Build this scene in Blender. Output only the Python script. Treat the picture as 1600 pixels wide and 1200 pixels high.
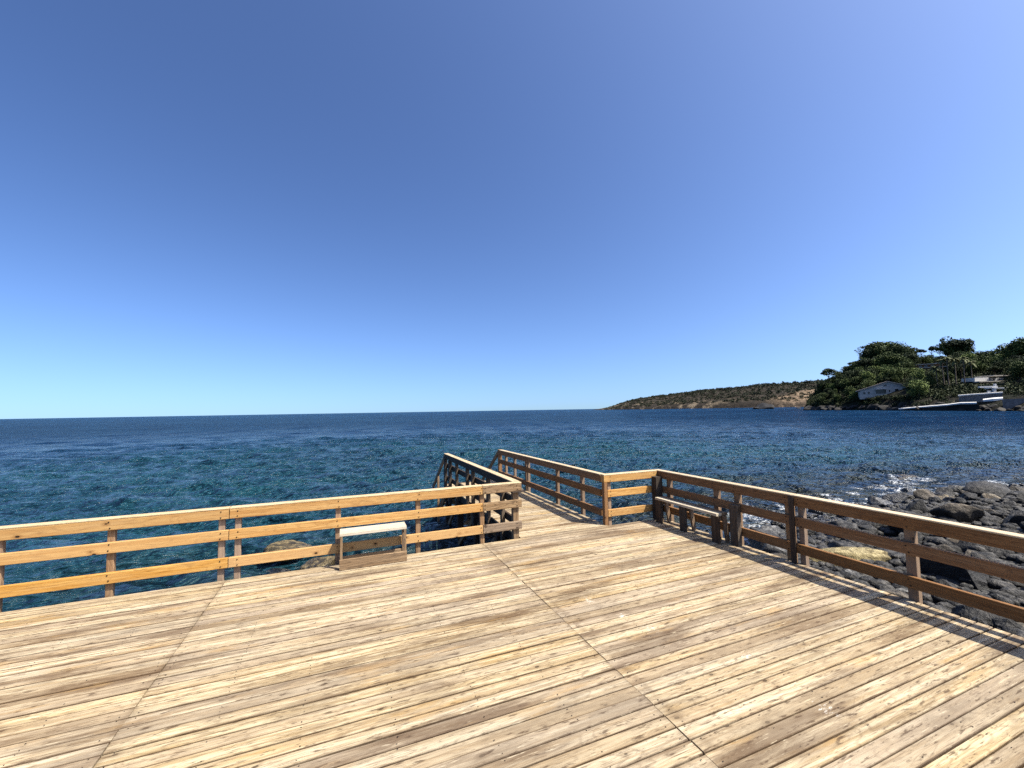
import bpy, math, random
import numpy as np
from mathutils import Vector, Matrix

scene = bpy.context.scene
for o in list(bpy.data.objects):
    bpy.data.objects.remove(o)

# ------------------------------------------------------------------ camera
W0, H0, F0 = 1600.0, 1200.0, 645.16
CAM_H, SEA = 2.1, -1.2
FW = Vector((0.37412572, 0.92522037, 0.06322351))
RT = Vector((0.92734246, -0.37383775, -0.01677171))
UP = Vector((-0.0081178, -0.06490457, 0.99785846))
cam_d = bpy.data.cameras.new('camera')
cam_d.sensor_fit = 'HORIZONTAL'
cam_d.sensor_width = 36.0
cam_d.lens = F0 / W0 * 36.0
cam_d.clip_start = 0.05
cam_d.clip_end = 30000.0
cam = bpy.data.objects.new('camera', cam_d)
scene.collection.objects.link(cam)
cam.matrix_world = Matrix(((RT.x, UP.x, -FW.x, 0), (RT.y, UP.y, -FW.y, 0), (RT.z, UP.z, -FW.z, CAM_H), (0, 0, 0, 1)))
scene.camera = cam

# ------------------------------------------------------------------ daylight
SUN = Vector((0.48, -0.50, 1.0)).normalized()
SUN_EL = math.asin(SUN.z)
SUN_AZ = math.atan2(SUN.x, SUN.y)            # clockwise from +Y
world = bpy.data.worlds.new('World')
scene.world = world
world.use_nodes = True
wn, wl = world.node_tree.nodes, world.node_tree.links
wn.clear()
w_out = wn.new('ShaderNodeOutputWorld')
w_bg = wn.new('ShaderNodeBackground')
w_sky = wn.new('ShaderNodeTexSky')
w_sky.sky_type = 'NISHITA'
w_sky.sun_disc = False
w_sky.sun_elevation = SUN_EL
w_sky.sun_rotation = SUN_AZ
w_sky.altitude = 0
w_sky.air_density = 0.8
w_sky.dust_density = 2.4
w_sky.ozone_density = 1.0
w_bg.inputs['Strength'].default_value = 0.065
w_tc = wn.new('ShaderNodeTexCoord')
w_map = wn.new('ShaderNodeMapping')            # reads the sky a little above the horizon line: clear sea air, no haze band
w_map.inputs['Location'].default_value = (0, 0, 0.075)
w_gam = wn.new('ShaderNodeGamma')              # contrast and white balance of the whole sky
w_gam.inputs['Gamma'].default_value = 1.415
w_tint = wn.new('ShaderNodeMix')
w_tint.data_type = 'RGBA'
w_tint.blend_type = 'MULTIPLY'
w_tint.inputs[0].default_value = 1.0
w_tint.inputs[7].default_value = (0.80, 0.895, 1.0, 1)
wl.new(w_tc.outputs['Generated'], w_map.inputs[0])
wl.new(w_map.outputs[0], w_sky.inputs[0])
wl.new(w_sky.outputs[0], w_gam.inputs[0])
wl.new(w_gam.outputs[0], w_tint.inputs[6])
wl.new(w_tint.outputs[2], w_bg.inputs['Color'])
wl.new(w_bg.outputs[0], w_out.inputs['Surface'])

sun_d = bpy.data.lights.new('sun', 'SUN')
sun_d.energy = 5.0
sun_d.angle = math.radians(0.53)
sun_d.color = (1.0, 0.94, 0.82)
sun = bpy.data.objects.new('sun', sun_d)
sun.rotation_euler = (-SUN).to_track_quat('-Z', 'Y').to_euler()
scene.collection.objects.link(sun)

scene.view_settings.view_transform = 'Standard'
scene.view_settings.look = 'None'
scene.view_settings.exposure = 1.15
scene.view_settings.gamma = 1.0
scene.view_settings.use_curve_mapping = False
scene.cycles.max_bounces = 6
scene.cycles.use_denoising = False
scene.cycles.sample_clamp_direct = 1.3
scene.cycles.sample_clamp_indirect = 4.0

rng = random.Random(7)
npr = np.random.RandomState(11)
COL = scene.collection


# ------------------------------------------------------------------ pixel <-> place (photograph 1600x1200)
def ray(px, py):
    return FW + RT * ((px - 800) / F0) - UP * ((py - 600) / F0)


def at_depth(px, py, d):
    return Vector((0, 0, CAM_H)) + ray(px, py) * d


def at_z(px, py, z):
    r = ray(px, py)
    return Vector((0, 0, CAM_H)) + r * ((z - CAM_H) / r.z)


def to_px(P):
    q = Vector(P) - Vector((0, 0, CAM_H))
    d = q.dot(FW)
    return 800 + F0 * q.dot(RT) / d, 600 - F0 * q.dot(UP) / d, d


# ------------------------------------------------------------------ object helpers
def tag(o, label=None, cat=None, group=None, kind=None):
    if label: o['label'] = label
    if cat: o['category'] = cat
    if group: o['group'] = group
    if kind: o['kind'] = kind
    return o


def thing(name, label, cat, loc=(0, 0, 0), rz=0.0, group=None):
    o = bpy.data.objects.new(name, None)
    o.empty_display_size = 0.2
    o.location = loc
    o.rotation_euler = (0, 0, rz)
    COL.objects.link(o)
    return tag(o, label, cat, group)


def mesh_from(name, verts, faces, mats, smooth=False):
    me = bpy.data.meshes.new(name)
    me.from_pydata([tuple(v) for v in verts], [], faces)
    me.update()
    for m in (mats if isinstance(mats, (list, tuple)) else [mats]):
        me.materials.append(m)
    if smooth:
        me.polygons.foreach_set('use_smooth', [True] * len(me.polygons))
    return me


def mesh_np(name, verts, faces, mat, smooth=False):
    """verts Nx3, faces MxK (all the same size K)"""
    verts = np.asarray(verts, np.float32)
    faces = np.asarray(faces, np.int32)
    me = bpy.data.meshes.new(name)
    k = faces.shape[1]
    me.vertices.add(len(verts))
    me.vertices.foreach_set('co', verts.ravel())
    me.loops.add(faces.size)
    me.loops.foreach_set('vertex_index', faces.ravel())
    me.polygons.add(len(faces))
    me.polygons.foreach_set('loop_start', np.arange(0, faces.size, k, dtype=np.int32))
    me.polygons.foreach_set('loop_total', np.full(len(faces), k, np.int32))
    me.polygons.foreach_set('use_smooth', np.full(len(faces), smooth, bool))
    me.update(calc_edges=True)
    me.materials.append(mat)
    return me


def link(name, me, parent=None, mat4=None, loc=None):
    """mat4 / loc in world space; parent is an unscaled thing (or a part)"""
    o = bpy.data.objects.new(name, me)
    COL.objects.link(o)
    M = mat4 if mat4 is not None else Matrix.Translation(loc if loc is not None else (0, 0, 0))
    if parent is not None:
        o.parent = parent
        pm = Matrix.LocRotScale(parent.location, parent.rotation_euler, parent.scale)
        if parent.parent is not None:
            q = parent.parent
            pm = Matrix.LocRotScale(q.location, q.rotation_euler, q.scale) @ pm
        M = pm.inverted() @ M
    l, r, s = M.decompose()
    o.location, o.rotation_euler, o.scale = l, r.to_euler(), s
    return o


_beams = {}


def beam_mesh(L, w, h, mat, ch=0.004):
    key = (round(L, 3), round(w, 4), round(h, 4), mat.name, ch)
    if key in _beams:
        return _beams[key]
    a, b, c = w / 2, h / 2, min(ch, w / 4, h / 4)
    prof = [(-a + c, -b), (a - c, -b), (a, -b + c), (a, b - c), (a - c, b), (-a + c, b), (-a, b - c), (-a, -b + c)]
    vs = [(-L / 2, y, z) for y, z in prof] + [(L / 2, y, z) for y, z in prof]
    fs = [(i, 8 + i, 8 + (i + 1) % 8, (i + 1) % 8) for i in range(8)]
    fs = [tuple(reversed(f)) for f in fs]
    fs += [tuple(range(8)), tuple(reversed(range(8, 16)))]
    fs = [tuple(reversed(f)) for f in fs]
    me = mesh_from('beam', vs, fs, mat)
    _beams[key] = me
    return me


def beam(name, p, q, w, h, mat, parent=None, up=(0, 0, 1), ch=0.004):
    """a sawn timber from p to q (centre line); w across, h along 'up'"""
    p, q = Vector(p), Vector(q)
    d = q - p
    L = d.length
    x = d / L
    u = Vector(up)
    if abs(x.dot(u)) > 0.99:
        u = Vector((0, 1, 0))
    y = u.cross(x).normalized()
    z = x.cross(y)
    c = (p + q) / 2
    M = Matrix(((x.x, y.x, z.x, c.x), (x.y, y.y, z.y, c.y), (x.z, y.z, z.z, c.z), (0, 0, 0, 1)))
    return link(name, beam_mesh(L, w, h, mat, ch), parent, M)


def post(name, x0, x1, y0, y1, z0, z1, mat, parent):
    """upright timber; local x runs up it so that the grain does too"""
    return beam(name, ((x0 + x1) / 2, (y0 + y1) / 2, z0), ((x0 + x1) / 2, (y0 + y1) / 2, z1), x1 - x0, y1 - y0, mat, parent)


# ------------------------------------------------------------------ materials
def new_mat(name):
    m = bpy.data.materials.new(name)
    m.use_nodes = True
    nt = m.node_tree
    b = nt.nodes['Principled BSDF']
    return m, nt, nt.nodes, nt.links, b


class G:
    """small node-graph writer"""

    def __init__(s, nt):
        s.nt, s.n, s.l = nt, nt.nodes, nt.links

    def node(s, t, **kw):
        n = s.n.new(t)
        for k, v in kw.items():
            setattr(n, k, v)
        return n

    def put(s, sock, v):
        if hasattr(v, 'is_output'):
            s.l.new(v, sock)
        else:
            sock.default_value = v

    def math(s, op, a, b=0.0, c=0.0, clamp=False):
        n = s.node('ShaderNodeMath', operation=op, use_clamp=clamp)
        for i, v in enumerate((a, b, c)):
            s.put(n.inputs[i], v)
        return n.outputs[0]

    def vmul(s, v, k):
        n = s.node('ShaderNodeVectorMath', operation='MULTIPLY')
        s.put(n.inputs[0], v); s.put(n.inputs[1], k)
        return n.outputs[0]

    def vadd(s, v, k):
        n = s.node('ShaderNodeVectorMath', operation='ADD')
        s.put(n.inputs[0], v); s.put(n.inputs[1], k)
        return n.outputs[0]

    def noise(s, v, scale=1.0, detail=2.0, rough=0.5, dist=0.0):
        n = s.node('ShaderNodeTexNoise')
        s.put(n.inputs['Vector'], v)
        n.inputs['Scale'].default_value = scale
        n.inputs['Detail'].default_value = detail
        n.inputs['Roughness'].default_value = rough
        n.inputs['Distortion'].default_value = dist
        return n.outputs['Fac']

    def voro(s, v, scale=1.0, feature='F1'):
        n = s.node('ShaderNodeTexVoronoi', feature=feature)
        s.put(n.inputs['Vector'], v)
        n.inputs['Scale'].default_value = scale
        return n

    def ramp(s, f, lo, hi):
        n = s.node('ShaderNodeMapRange', interpolation_type='SMOOTHSTEP')
        s.put(n.inputs['Value'], f)
        s.put(n.inputs['From Min'], lo)
        s.put(n.inputs['From Max'], hi)
        return n.outputs[0]

    def mix(s, f, a, b, blend='MIX'):
        n = s.node('ShaderNodeMix', data_type='RGBA', blend_type=blend)
        s.put(n.inputs[0], f)
        for i, v in ((6, a), (7, b)):
            if hasattr(v, 'is_output'):
                s.l.new(v, n.inputs[i])
            else:
                n.inputs[i].default_value = (*v, 1) if len(v) == 3 else v
        return n.outputs[2]

    def bump(s, h, strength, dist=0.01, normal=None):
        n = s.node('ShaderNodeBump')
        n.inputs['Strength'].default_value = strength
        n.inputs['Distance'].default_value = dist
        s.put(n.inputs['Height'], h)
        if normal is not None:
            s.l.new(normal, n.inputs['Normal'])
        return n.outputs[0]


KA = 0.62


def dim(c, k=KA):
    return tuple(v * k for v in c)


def wood(name, base, light, dark, grey, weather=0.5, stains=0.0, knots=1.0, droppings=False, rings=0.5, vary=0.25, satv=0.12):
    """sawn softwood: object space x is the length of the timber"""
    m, nt, n, l, b = new_mat(name)
    g = G(nt)
    base, light, dark, grey = dim(base), dim(light), dim(dark), dim(grey)
    tc = g.node('ShaderNodeTexCoord').outputs['Object']
    oi = g.node('ShaderNodeObjectInfo').outputs['Random']
    pos = g.node('ShaderNodeNewGeometry').outputs['Position']
    cmb = g.node('ShaderNodeCombineXYZ')
    g.put(cmb.inputs[0], g.math('MULTIPLY', oi, 91.7))
    g.put(cmb.inputs[1], g.math('MULTIPLY', oi, 37.3))
    g.put(cmb.inputs[2], g.math('MULTIPLY', oi, 53.9))
    v = g.vadd(tc, cmb.outputs[0])
    r2 = g.math('FRACT', g.math('MULTIPLY', oi, 17.31))
    r3 = g.math('FRACT', g.math('MULTIPLY', oi, 71.77))
    fine = g.noise(g.vmul(v, (5.0, 150.0, 150.0)), 1.0, 4.0, 0.65)
    band = g.noise(g.vmul(v, (1.1, 38.0, 38.0)), 1.0, 3.0, 0.6)
    ringf = g.noise(g.vmul(v, (1.5, 9.0, 9.0)), 1.0, 1.5, 0.45, 0.2)
    ring = g.math('PINGPONG', g.math('MULTIPLY', ringf, 22.0), 1.0)
    col = g.mix(g.ramp(band, 0.35, 0.68), base, light)
    col = g.mix(g.math('MULTIPLY', g.ramp(ring, 0.62, 0.98), rings), col, dark)
    col = g.mix(g.math('MULTIPLY', g.ramp(fine, 0.53, 0.68), 0.85), col, dark)
    # tone of the single board
    col = g.mix(g.math('MULTIPLY', g.ramp(r2, 0.25, 1.0), weather), col, grey)
    patch = g.noise(g.vmul(v, (1.3, 10.0, 10.0)), 1.0, 4.0, 0.6)
    col = g.mix(g.math('MULTIPLY', g.ramp(patch, 0.52, 0.75), 0.75 * weather + 0.1), col, grey)
    # knots
    kv = g.voro(g.vmul(v, (6.5, 11.0, 11.0)), 1.0)
    kd = kv.outputs['Distance']
    kr = g.node('ShaderNodeSeparateColor')
    l.new(kv.outputs['Color'], kr.inputs[0])
    kg = g.ramp(g.math('ADD', kr.outputs[0], g.math('MULTIPLY', r2, 0.42)), 1.02, 1.04)
    ks = g.math('MULTIPLY', g.math('SUBTRACT', 1.0, g.ramp(kd, 0.10, 0.15)), kg)
    kh = g.math('MULTIPLY', g.math('SUBTRACT', 1.0, g.ramp(kd, 0.12, 0.42)), kg)
    col = g.mix(g.math('MULTIPLY', kh, 0.45 * knots), col, dark)
    col = g.mix(g.math('MULTIPLY', ks, 0.92 * knots), col, dim((0.02, 0.010, 0.005)))
    if stains > 0:
        sv = g.vadd(pos, (3.7, 1.9, 0.0))
        s1 = g.noise(g.vmul(sv, (0.55, 3.4, 1.0)), 1.0, 5.0, 0.62)
        jit = g.math('MULTIPLY', g.math('SUBTRACT', r3, 0.5), 0.19)
        s1 = g.math('ADD', s1, jit)
        col = g.mix(g.math('MULTIPLY', g.ramp(s1, 0.47, 0.70), 0.9 * stains), col, dim((0.115, 0.072, 0.04)))
        s2 = g.noise(g.vmul(sv, (0.5, 1.6, 1.0)), 1.0, 5.0, 0.7)
        col = g.mix(g.math('MULTIPLY', g.ramp(s2, 0.48, 0.66), 0.75 * stains), col, dim((0.245, 0.19, 0.13)))
        s3 = g.noise(g.vmul(g.vadd(sv, (11.0, 4.0, 0.0)), (0.9, 4.5, 1.0)), 1.0, 5.0, 0.6)
        col = g.mix(g.math('MULTIPLY', g.ramp(s3, 0.55, 0.72), 0.6 * stains), col, dim((0.46, 0.29, 0.115)))
        s4 = g.noise(g.vmul(sv, (6.0, 30.0, 1.0)), 1.0, 3.0, 0.7)
        col = g.mix(g.math('MULTIPLY', g.ramp(s4, 0.55, 0.68), 0.8 * stains), col, dim((0.07, 0.04, 0.022)))
        sy = g.node('ShaderNodeSeparateXYZ')
        l.new(tc, sy.inputs[0])
        edge = g.ramp(g.math('ABSOLUTE', sy.outputs[1]), 0.0455, 0.0515)
        en = g.ramp(g.noise(g.vmul(v, (2.5, 6.0, 6.0)), 1.0, 4.0, 0.7), 0.3, 0.62)
        col = g.mix(g.math('MULTIPLY', edge, g.math('ADD', g.math('MULTIPLY', en, 0.35), 0.55)), col, dim((0.07, 0.04, 0.02)))
        endd = g.ramp(g.math('ABSOLUTE', g.math('SUBTRACT', g.math('ABSOLUTE', sy.outputs[0]), 1.715)), 0.05, 0.0)
        col = g.mix(g.math('MULTIPLY', g.math('MULTIPLY', endd, en), 0.35), col, dim((0.09, 0.055, 0.03)))
        s5 = g.noise(g.vmul(g.vadd(v, (7.0, 2.0, 0.0)), (9.0, 75.0, 75.0)), 1.0, 3.0, 0.7)
        col = g.mix(g.math('MULTIPLY', g.ramp(s5, 0.67, 0.74), 0.8), col, dim((0.06, 0.034, 0.018)))
        s6 = g.noise(g.vmul(g.vadd(v, (3.0, 9.0, 0.0)), (5.0, 60.0, 60.0)), 1.0, 3.0, 0.7)
        col = g.mix(g.math('MULTIPLY', g.ramp(s6, 0.60, 0.76), 0.6), col, dim((0.86, 0.74, 0.52)))
    if droppings:
        dn = g.noise(g.vmul(pos, (14.0, 46.0, 1.0)), 1.0, 5.0, 0.8, 0.9)
        tot = None
        for (dx, dy, rr) in ((2.72, 3.30, .15), (2.62, 3.62, .12), (2.5, 4.05, .16), (3.15, 2.62, .13), (2.02, 3.42, .05), (3.10, 1.98, .13)):
            dv = g.node('ShaderNodeVectorMath', operation='DISTANCE')
            l.new(pos, dv.inputs[0]); dv.inputs[1].default_value = (dx, dy, 0)
            f = g.math('SUBTRACT', 1.0, g.math('DIVIDE', dv.outputs['Value'], rr), clamp=True)
            tot = f if tot is None else g.math('MAXIMUM', tot, f)
        mask = g.math('MULTIPLY', g.ramp(g.math('ADD', g.math('MULTIPLY', tot, 0.22), dn), 0.68, 0.82), 0.7)
        mask = g.math('MULTIPLY', mask, g.ramp(tot, 0.02, 0.12))
        col = g.mix(mask, col, (0.62, 0.60, 0.55))
    hsv = g.node('ShaderNodeHueSaturation')
    l.new(col, hsv.inputs['Color'])
    g.put(hsv.inputs['Value'], g.math('ADD', g.math('MULTIPLY', r3, vary * 2), 1.0 - vary))
    g.put(hsv.inputs['Saturation'], g.math('ADD', g.math('MULTIPLY', oi, 2 * satv), 1.05 - satv))
    l.new(hsv.outputs[0], b.inputs['Base Color'])
    b.inputs['Roughness'].default_value = 0.78
    b.inputs['Specular IOR Level'].default_value = 0.22
    hgt = g.math('ADD', g.math('MULTIPLY', fine, 0.6), g.math('MULTIPLY', ks, -0.8))
    l.new(g.bump(hgt, 0.5, 0.004), b.inputs['Normal'])
    return m


M_deck = wood('deck_wood', (0.46, 0.345, 0.20), (0.70, 0.59, 0.405), (0.11, 0.062, 0.028), (0.325, 0.255, 0.185), 0.55, 1.0, 0.8, True, 0.32, 0.15, 0.10)
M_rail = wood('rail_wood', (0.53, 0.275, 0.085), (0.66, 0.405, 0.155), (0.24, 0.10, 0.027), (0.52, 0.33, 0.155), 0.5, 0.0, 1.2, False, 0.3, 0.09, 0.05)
M_rail_r = wood('shaded_rail_wood', (0.25, 0.125, 0.052), (0.33, 0.18, 0.082), (0.09, 0.04, 0.017), (0.20, 0.13, 0.08), 0.2, 0.0, 0.9, False, 0.35, 0.10, 0.05)  # darker rail tone: shade on faces turned from the sun, put into the colour
M_cap = wood('sunlit_cap_wood', (0.60, 0.45, 0.27), (0.72, 0.59, 0.40), (0.32, 0.20, 0.10), (0.58, 0.49, 0.37), 0.3, 0.0, 0.8, False, 0.3, 0.07)  # paler tone: sunlight on the handrail tops put into the colour
M_post = wood('post_wood', (0.30, 0.185, 0.105), (0.40, 0.27, 0.17), (0.13, 0.07, 0.035), (0.26, 0.205, 0.16), 0.6, 0.0, 0.8, False, 0.4, 0.15)
M_aged = wood('aged_wood', (0.26, 0.165, 0.09), (0.42, 0.30, 0.185), (0.05, 0.026, 0.012), (0.25, 0.19, 0.135), 0.45, 0.0, 1.6, False, 0.6, 0.12)
M_pale = wood('bleached_sunlit_wood', (0.58, 0.50, 0.37), (0.72, 0.64, 0.50), (0.30, 0.21, 0.13), (0.52, 0.46, 0.38), 0.5, 0.0, 0.6, False, 0.3, 0.06)
M_aged2 = wood('old_dark_wood', (0.12, 0.085, 0.058), (0.18, 0.14, 0.10), (0.04, 0.024, 0.014), (0.13, 0.11, 0.09), 0.6, 0.0, 1.0, False, 0.5, 0.15)
M_dark = wood('dark_shaded_wood', (0.055, 0.036, 0.024), (0.085, 0.06, 0.042), (0.018, 0.011, 0.007), (0.065, 0.055, 0.045), 0.6, 0.0, 0.8, False, 0.4, 0.2)  # near black; the pier's left railing has its shade painted in with this


def simple(name, colr, rough=0.8, spec=0.3, var=0.15, scale=3.0, metal=0.0):
    m, nt, n, l, b = new_mat(name)
    g = G(nt)
    pos = g.node('ShaderNodeNewGeometry').outputs['Position']
    f = g.noise(pos, scale, 5.0, 0.65)
    colr = dim(colr)
    lo = tuple(c * (1 - var * 1.6) for c in colr)
    hi = tuple(min(0.95, c * (1 + var)) for c in colr)
    l.new(g.mix(g.ramp(f, 0.3, 0.7), lo, hi), b.inputs['Base Color'])
    b.inputs['Roughness'].default_value = rough
    b.inputs['Specular IOR Level'].default_value = spec
    b.inputs['Metallic'].default_value = metal
    return m


def rock_mat(name, dark, lite, top, topamt=0.5, bump=0.6, wet=True):
    m, nt, n, l, b = new_mat(name)
    g = G(nt)
    geo = g.node('ShaderNodeNewGeometry')
    pos, nor = geo.outputs['Position'], geo.outputs['Normal']
    dark, lite, top = dim(dark, .4), dim(lite, .42), dim(top, .6)  # upward faces stay paler: lichen, and sunlit tops put into the colour
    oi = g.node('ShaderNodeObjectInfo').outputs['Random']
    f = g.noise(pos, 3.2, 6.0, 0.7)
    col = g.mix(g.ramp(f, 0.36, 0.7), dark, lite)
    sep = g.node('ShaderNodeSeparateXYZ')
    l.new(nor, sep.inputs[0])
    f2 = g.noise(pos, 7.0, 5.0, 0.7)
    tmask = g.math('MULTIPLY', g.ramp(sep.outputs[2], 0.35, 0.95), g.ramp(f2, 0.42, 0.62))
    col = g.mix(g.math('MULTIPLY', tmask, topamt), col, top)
    vein = g.voro(pos, 5.0, 'DISTANCE_TO_EDGE').outputs['Distance']
    col = g.mix(g.math('MULTIPLY', g.math('SUBTRACT', 1.0, g.ramp(vein, 0.0, 0.05)), 0.5), col, dark)
    hs = g.node('ShaderNodeHueSaturation')
    l.new(col, hs.inputs['Color'])
    g.put(hs.inputs['Value'], g.math('ADD', g.math('MULTIPLY', oi, 0.8), 0.5))
    l.new(hs.outputs[0], b.inputs['Base Color'])
    if wet:
        sp = g.node('ShaderNodeSeparateXYZ')
        l.new(pos, sp.inputs[0])
        wetf = g.ramp(sp.outputs[2], SEA + 0.05, SEA + 0.35)
        g.put(b.inputs['Roughness'], g.math('ADD', g.math('MULTIPLY', wetf, 0.45), 0.3))
    else:
        b.inputs['Roughness'].default_value = 0.85
    b.inputs['Specular IOR Level'].default_value = 0.35
    h = g.math('ADD', f, g.math('MULTIPLY', f2, 0.5))
    l.new(g.bump(h, bump, 0.12), b.inputs['Normal'])
    return m


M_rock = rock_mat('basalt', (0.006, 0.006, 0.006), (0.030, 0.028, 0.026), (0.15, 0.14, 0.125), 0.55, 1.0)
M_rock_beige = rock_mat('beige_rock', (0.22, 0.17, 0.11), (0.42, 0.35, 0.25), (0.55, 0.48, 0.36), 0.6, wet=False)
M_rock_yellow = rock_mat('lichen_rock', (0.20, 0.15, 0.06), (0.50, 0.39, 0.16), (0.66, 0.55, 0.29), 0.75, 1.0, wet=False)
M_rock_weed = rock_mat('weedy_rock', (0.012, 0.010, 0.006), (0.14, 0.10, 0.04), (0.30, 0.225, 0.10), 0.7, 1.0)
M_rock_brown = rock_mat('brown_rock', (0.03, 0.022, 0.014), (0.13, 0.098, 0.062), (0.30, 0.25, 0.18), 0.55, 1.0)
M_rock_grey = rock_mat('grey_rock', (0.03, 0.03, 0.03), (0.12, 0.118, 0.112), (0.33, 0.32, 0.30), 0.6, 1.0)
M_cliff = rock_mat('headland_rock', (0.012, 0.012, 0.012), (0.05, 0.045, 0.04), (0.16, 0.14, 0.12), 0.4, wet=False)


def leaf_mat(name, a, b_, trans=0.25):
    m, nt, n, l, b = new_mat(name)
    g = G(nt)
    oi = g.node('ShaderNodeObjectInfo').outputs['Random']
    tc = g.node('ShaderNodeTexCoord').outputs['Object']
    f = g.noise(tc, 0.8, 3.0, 0.6)
    f = g.math('ADD', g.math('MULTIPLY', f, 0.7), g.math('MULTIPLY', oi, 0.55))
    l.new(g.mix(g.ramp(f, 0.3, 0.95), a, b_), b.inputs['Base Color'])
    b.inputs['Roughness'].default_value = 0.7
    b.inputs['Specular IOR Level'].default_value = 0.15
    return m


M_leaf = leaf_mat('evergreen_foliage', (0.012, 0.022, 0.007), (0.055, 0.075, 0.02))
M_pine = leaf_mat('pine_foliage', (0.010, 0.018, 0.008), (0.030, 0.042, 0.016))
M_lime = leaf_mat('light_foliage', (0.05, 0.075, 0.02), (0.10, 0.13, 0.035))
M_palm = leaf_mat('palm_foliage', (0.03, 0.04, 0.015), (0.09, 0.095, 0.04))
M_under = leaf_mat('undergrowth_foliage', (0.008, 0.013, 0.005), (0.032, 0.042, 0.014))
M_scrub = leaf_mat('scrub_foliage', (0.008, 0.011, 0.006), (0.026, 0.030, 0.015))
M_bark = simple('bark', (0.07, 0.05, 0.035), 0.9, 0.1, 0.3)
M_palmbark = simple('palm_bark', (0.19, 0.16, 0.13), 0.9, 0.1, 0.3)

# ------------------------------------------------------------------ terrain near the deck
SH_X = np.array([-60, -12, -5, 0, 4, 6.0, 9, 12, 16, 20, 26, 34, 45, 70], float)
SH_Y = np.array([1.0, 2.0, 3.6, 4.6, 5.6, 6.6, 7.3, 8.1, 8.2, 8.3, 7.4, 6.0, 3.0, -10], float)


def shore_y(x):
    return np.interp(x, SH_X, SH_Y)


def vnoise(x, y, seed=0):
    """smooth value noise, vectorised"""
    x = np.asarray(x, float); y = np.asarray(y, float)
    xi, yi = np.floor(x), np.floor(y)
    fx, fy = x - xi, y - yi
    fx, fy = fx * fx * (3 - 2 * fx), fy * fy * (3 - 2 * fy)

    def h(a, b):
        s = np.sin(a * 127.1 + b * 311.7 + seed * 74.7) * 43758.5453
        return s - np.floor(s)
    return (h(xi, yi) * (1 - fx) + h(xi + 1, yi) * fx) * (1 - fy) + (h(xi, yi + 1) * (1 - fx) + h(xi + 1, yi + 1) * fx) * fy


def fbm(x, y, seed=0, octv=4):
    s, a, t = 0, 1.0, 0
    for i in range(octv):
        s = s + a * vnoise(x * 2 ** i, y * 2 ** i, seed + i * 13)
        t += a; a *= 0.5
    return s / t


def shore_z(x, y):
    s = shore_y(x) - y
    z = SEA + np.where(s > 0, 0.11 * s, 0.22 * s)
    return np.clip(z, -4.0, -0.5) + (fbm(x * 1.3, y * 1.3, 3) - 0.5) * 0.28


gx = np.concatenate([np.arange(-40, -12, 1.5), np.arange(-12, 28, 0.22), np.arange(28, 75, 1.5)])
gy = np.concatenate([np.arange(-30, -4, 1.5), np.arange(-4, 14, 0.22), np.arange(14, 24, 1.0)])
X, Y = np.meshgrid(gx, gy, indexing='ij')
Z = shore_z(X, Y)
nx_, ny_ = X.shape
idx = np.arange(nx_ * ny_).reshape(nx_, ny_)
quads = np.stack([idx[:-1, :-1], idx[1:, :-1], idx[1:, 1:], idx[:-1, 1:]], -1).reshape(-1, 4)


def ground_mat():
    m, nt, n, l, b = new_mat('shingle')
    g = G(nt)
    pos = g.node('ShaderNodeNewGeometry').outputs['Position']
    v = g.voro(pos, 9.0)
    e = g.voro(pos, 9.0, 'DISTANCE_TO_EDGE').outputs['Distance']
    sc = g.node('ShaderNodeSeparateColor')
    l.new(v.outputs['Color'], sc.inputs[0])
    col = g.mix(sc.outputs[0], (0.008, 0.008, 0.007), (0.045, 0.042, 0.038))
    col = g.mix(g.math('SUBTRACT', 1.0, g.ramp(e, 0.0, 0.12)), col, (0.008, 0.008, 0.008))
    col = g.mix(g.ramp(g.noise(pos, 1.2, 4.0), 0.55, 0.72), col, (0.07, 0.057, 0.038))
    l.new(col, b.inputs['Base Color'])
    b.inputs['Roughness'].default_value = 0.8
    l.new(g.bump(g.ramp(e, 0.0, 0.25), 0.8, 0.05), b.inputs['Normal'])
    return m


tag(link('shore_ground', mesh_np('shore_ground', np.stack([X, Y, Z], -1).reshape(-1, 3), quads, ground_mat(), True)), kind='structure')

# ------------------------------------------------------------------ boulders (positions first: the sea foams round them)
ICO_T = (1 + 5 ** 0.5) / 2


def icosphere(sub):
    t = ICO_T
    v = [Vector(c).normalized() for c in ((-1, t, 0), (1, t, 0), (-1, -t, 0), (1, -t, 0), (0, -1, t), (0, 1, t), (0, -1, -t), (0, 1, -t), (t, 0, -1), (t, 0, 1), (-t, 0, -1), (-t, 0, 1))]
    f = [(0, 11, 5), (0, 5, 1), (0, 1, 7), (0, 7, 10), (0, 10, 11), (1, 5, 9), (5, 11, 4), (11, 10, 2), (10, 7, 6), (7, 1, 8), (3, 9, 4), (3, 4, 2), (3, 2, 6), (3, 6, 8), (3, 8, 9), (4, 9, 5), (2, 4, 11), (6, 2, 10), (8, 6, 7), (9, 8, 1)]
    for _ in range(sub):
        mid, nf = {}, []

        def m(a, b):
            k = (min(a, b), max(a, b))
            if k not in mid:
                v.append(((v[a] + v[b]) / 2).normalized())
                mid[k] = len(v) - 1
            return mid[k]
        for a, b, c in f:
            ab, bc, ca = m(a, b), m(b, c), m(c, a)
            nf += [(a, ab, ca), (b, bc, ab), (c, ca, bc), (ab, bc, ca)]
        f = nf
    return np.array([tuple(q) for q in v]), np.array(f)


ICO3, ICO3F = icosphere(3)
ICO2, ICO2F = icosphere(2)


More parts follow.
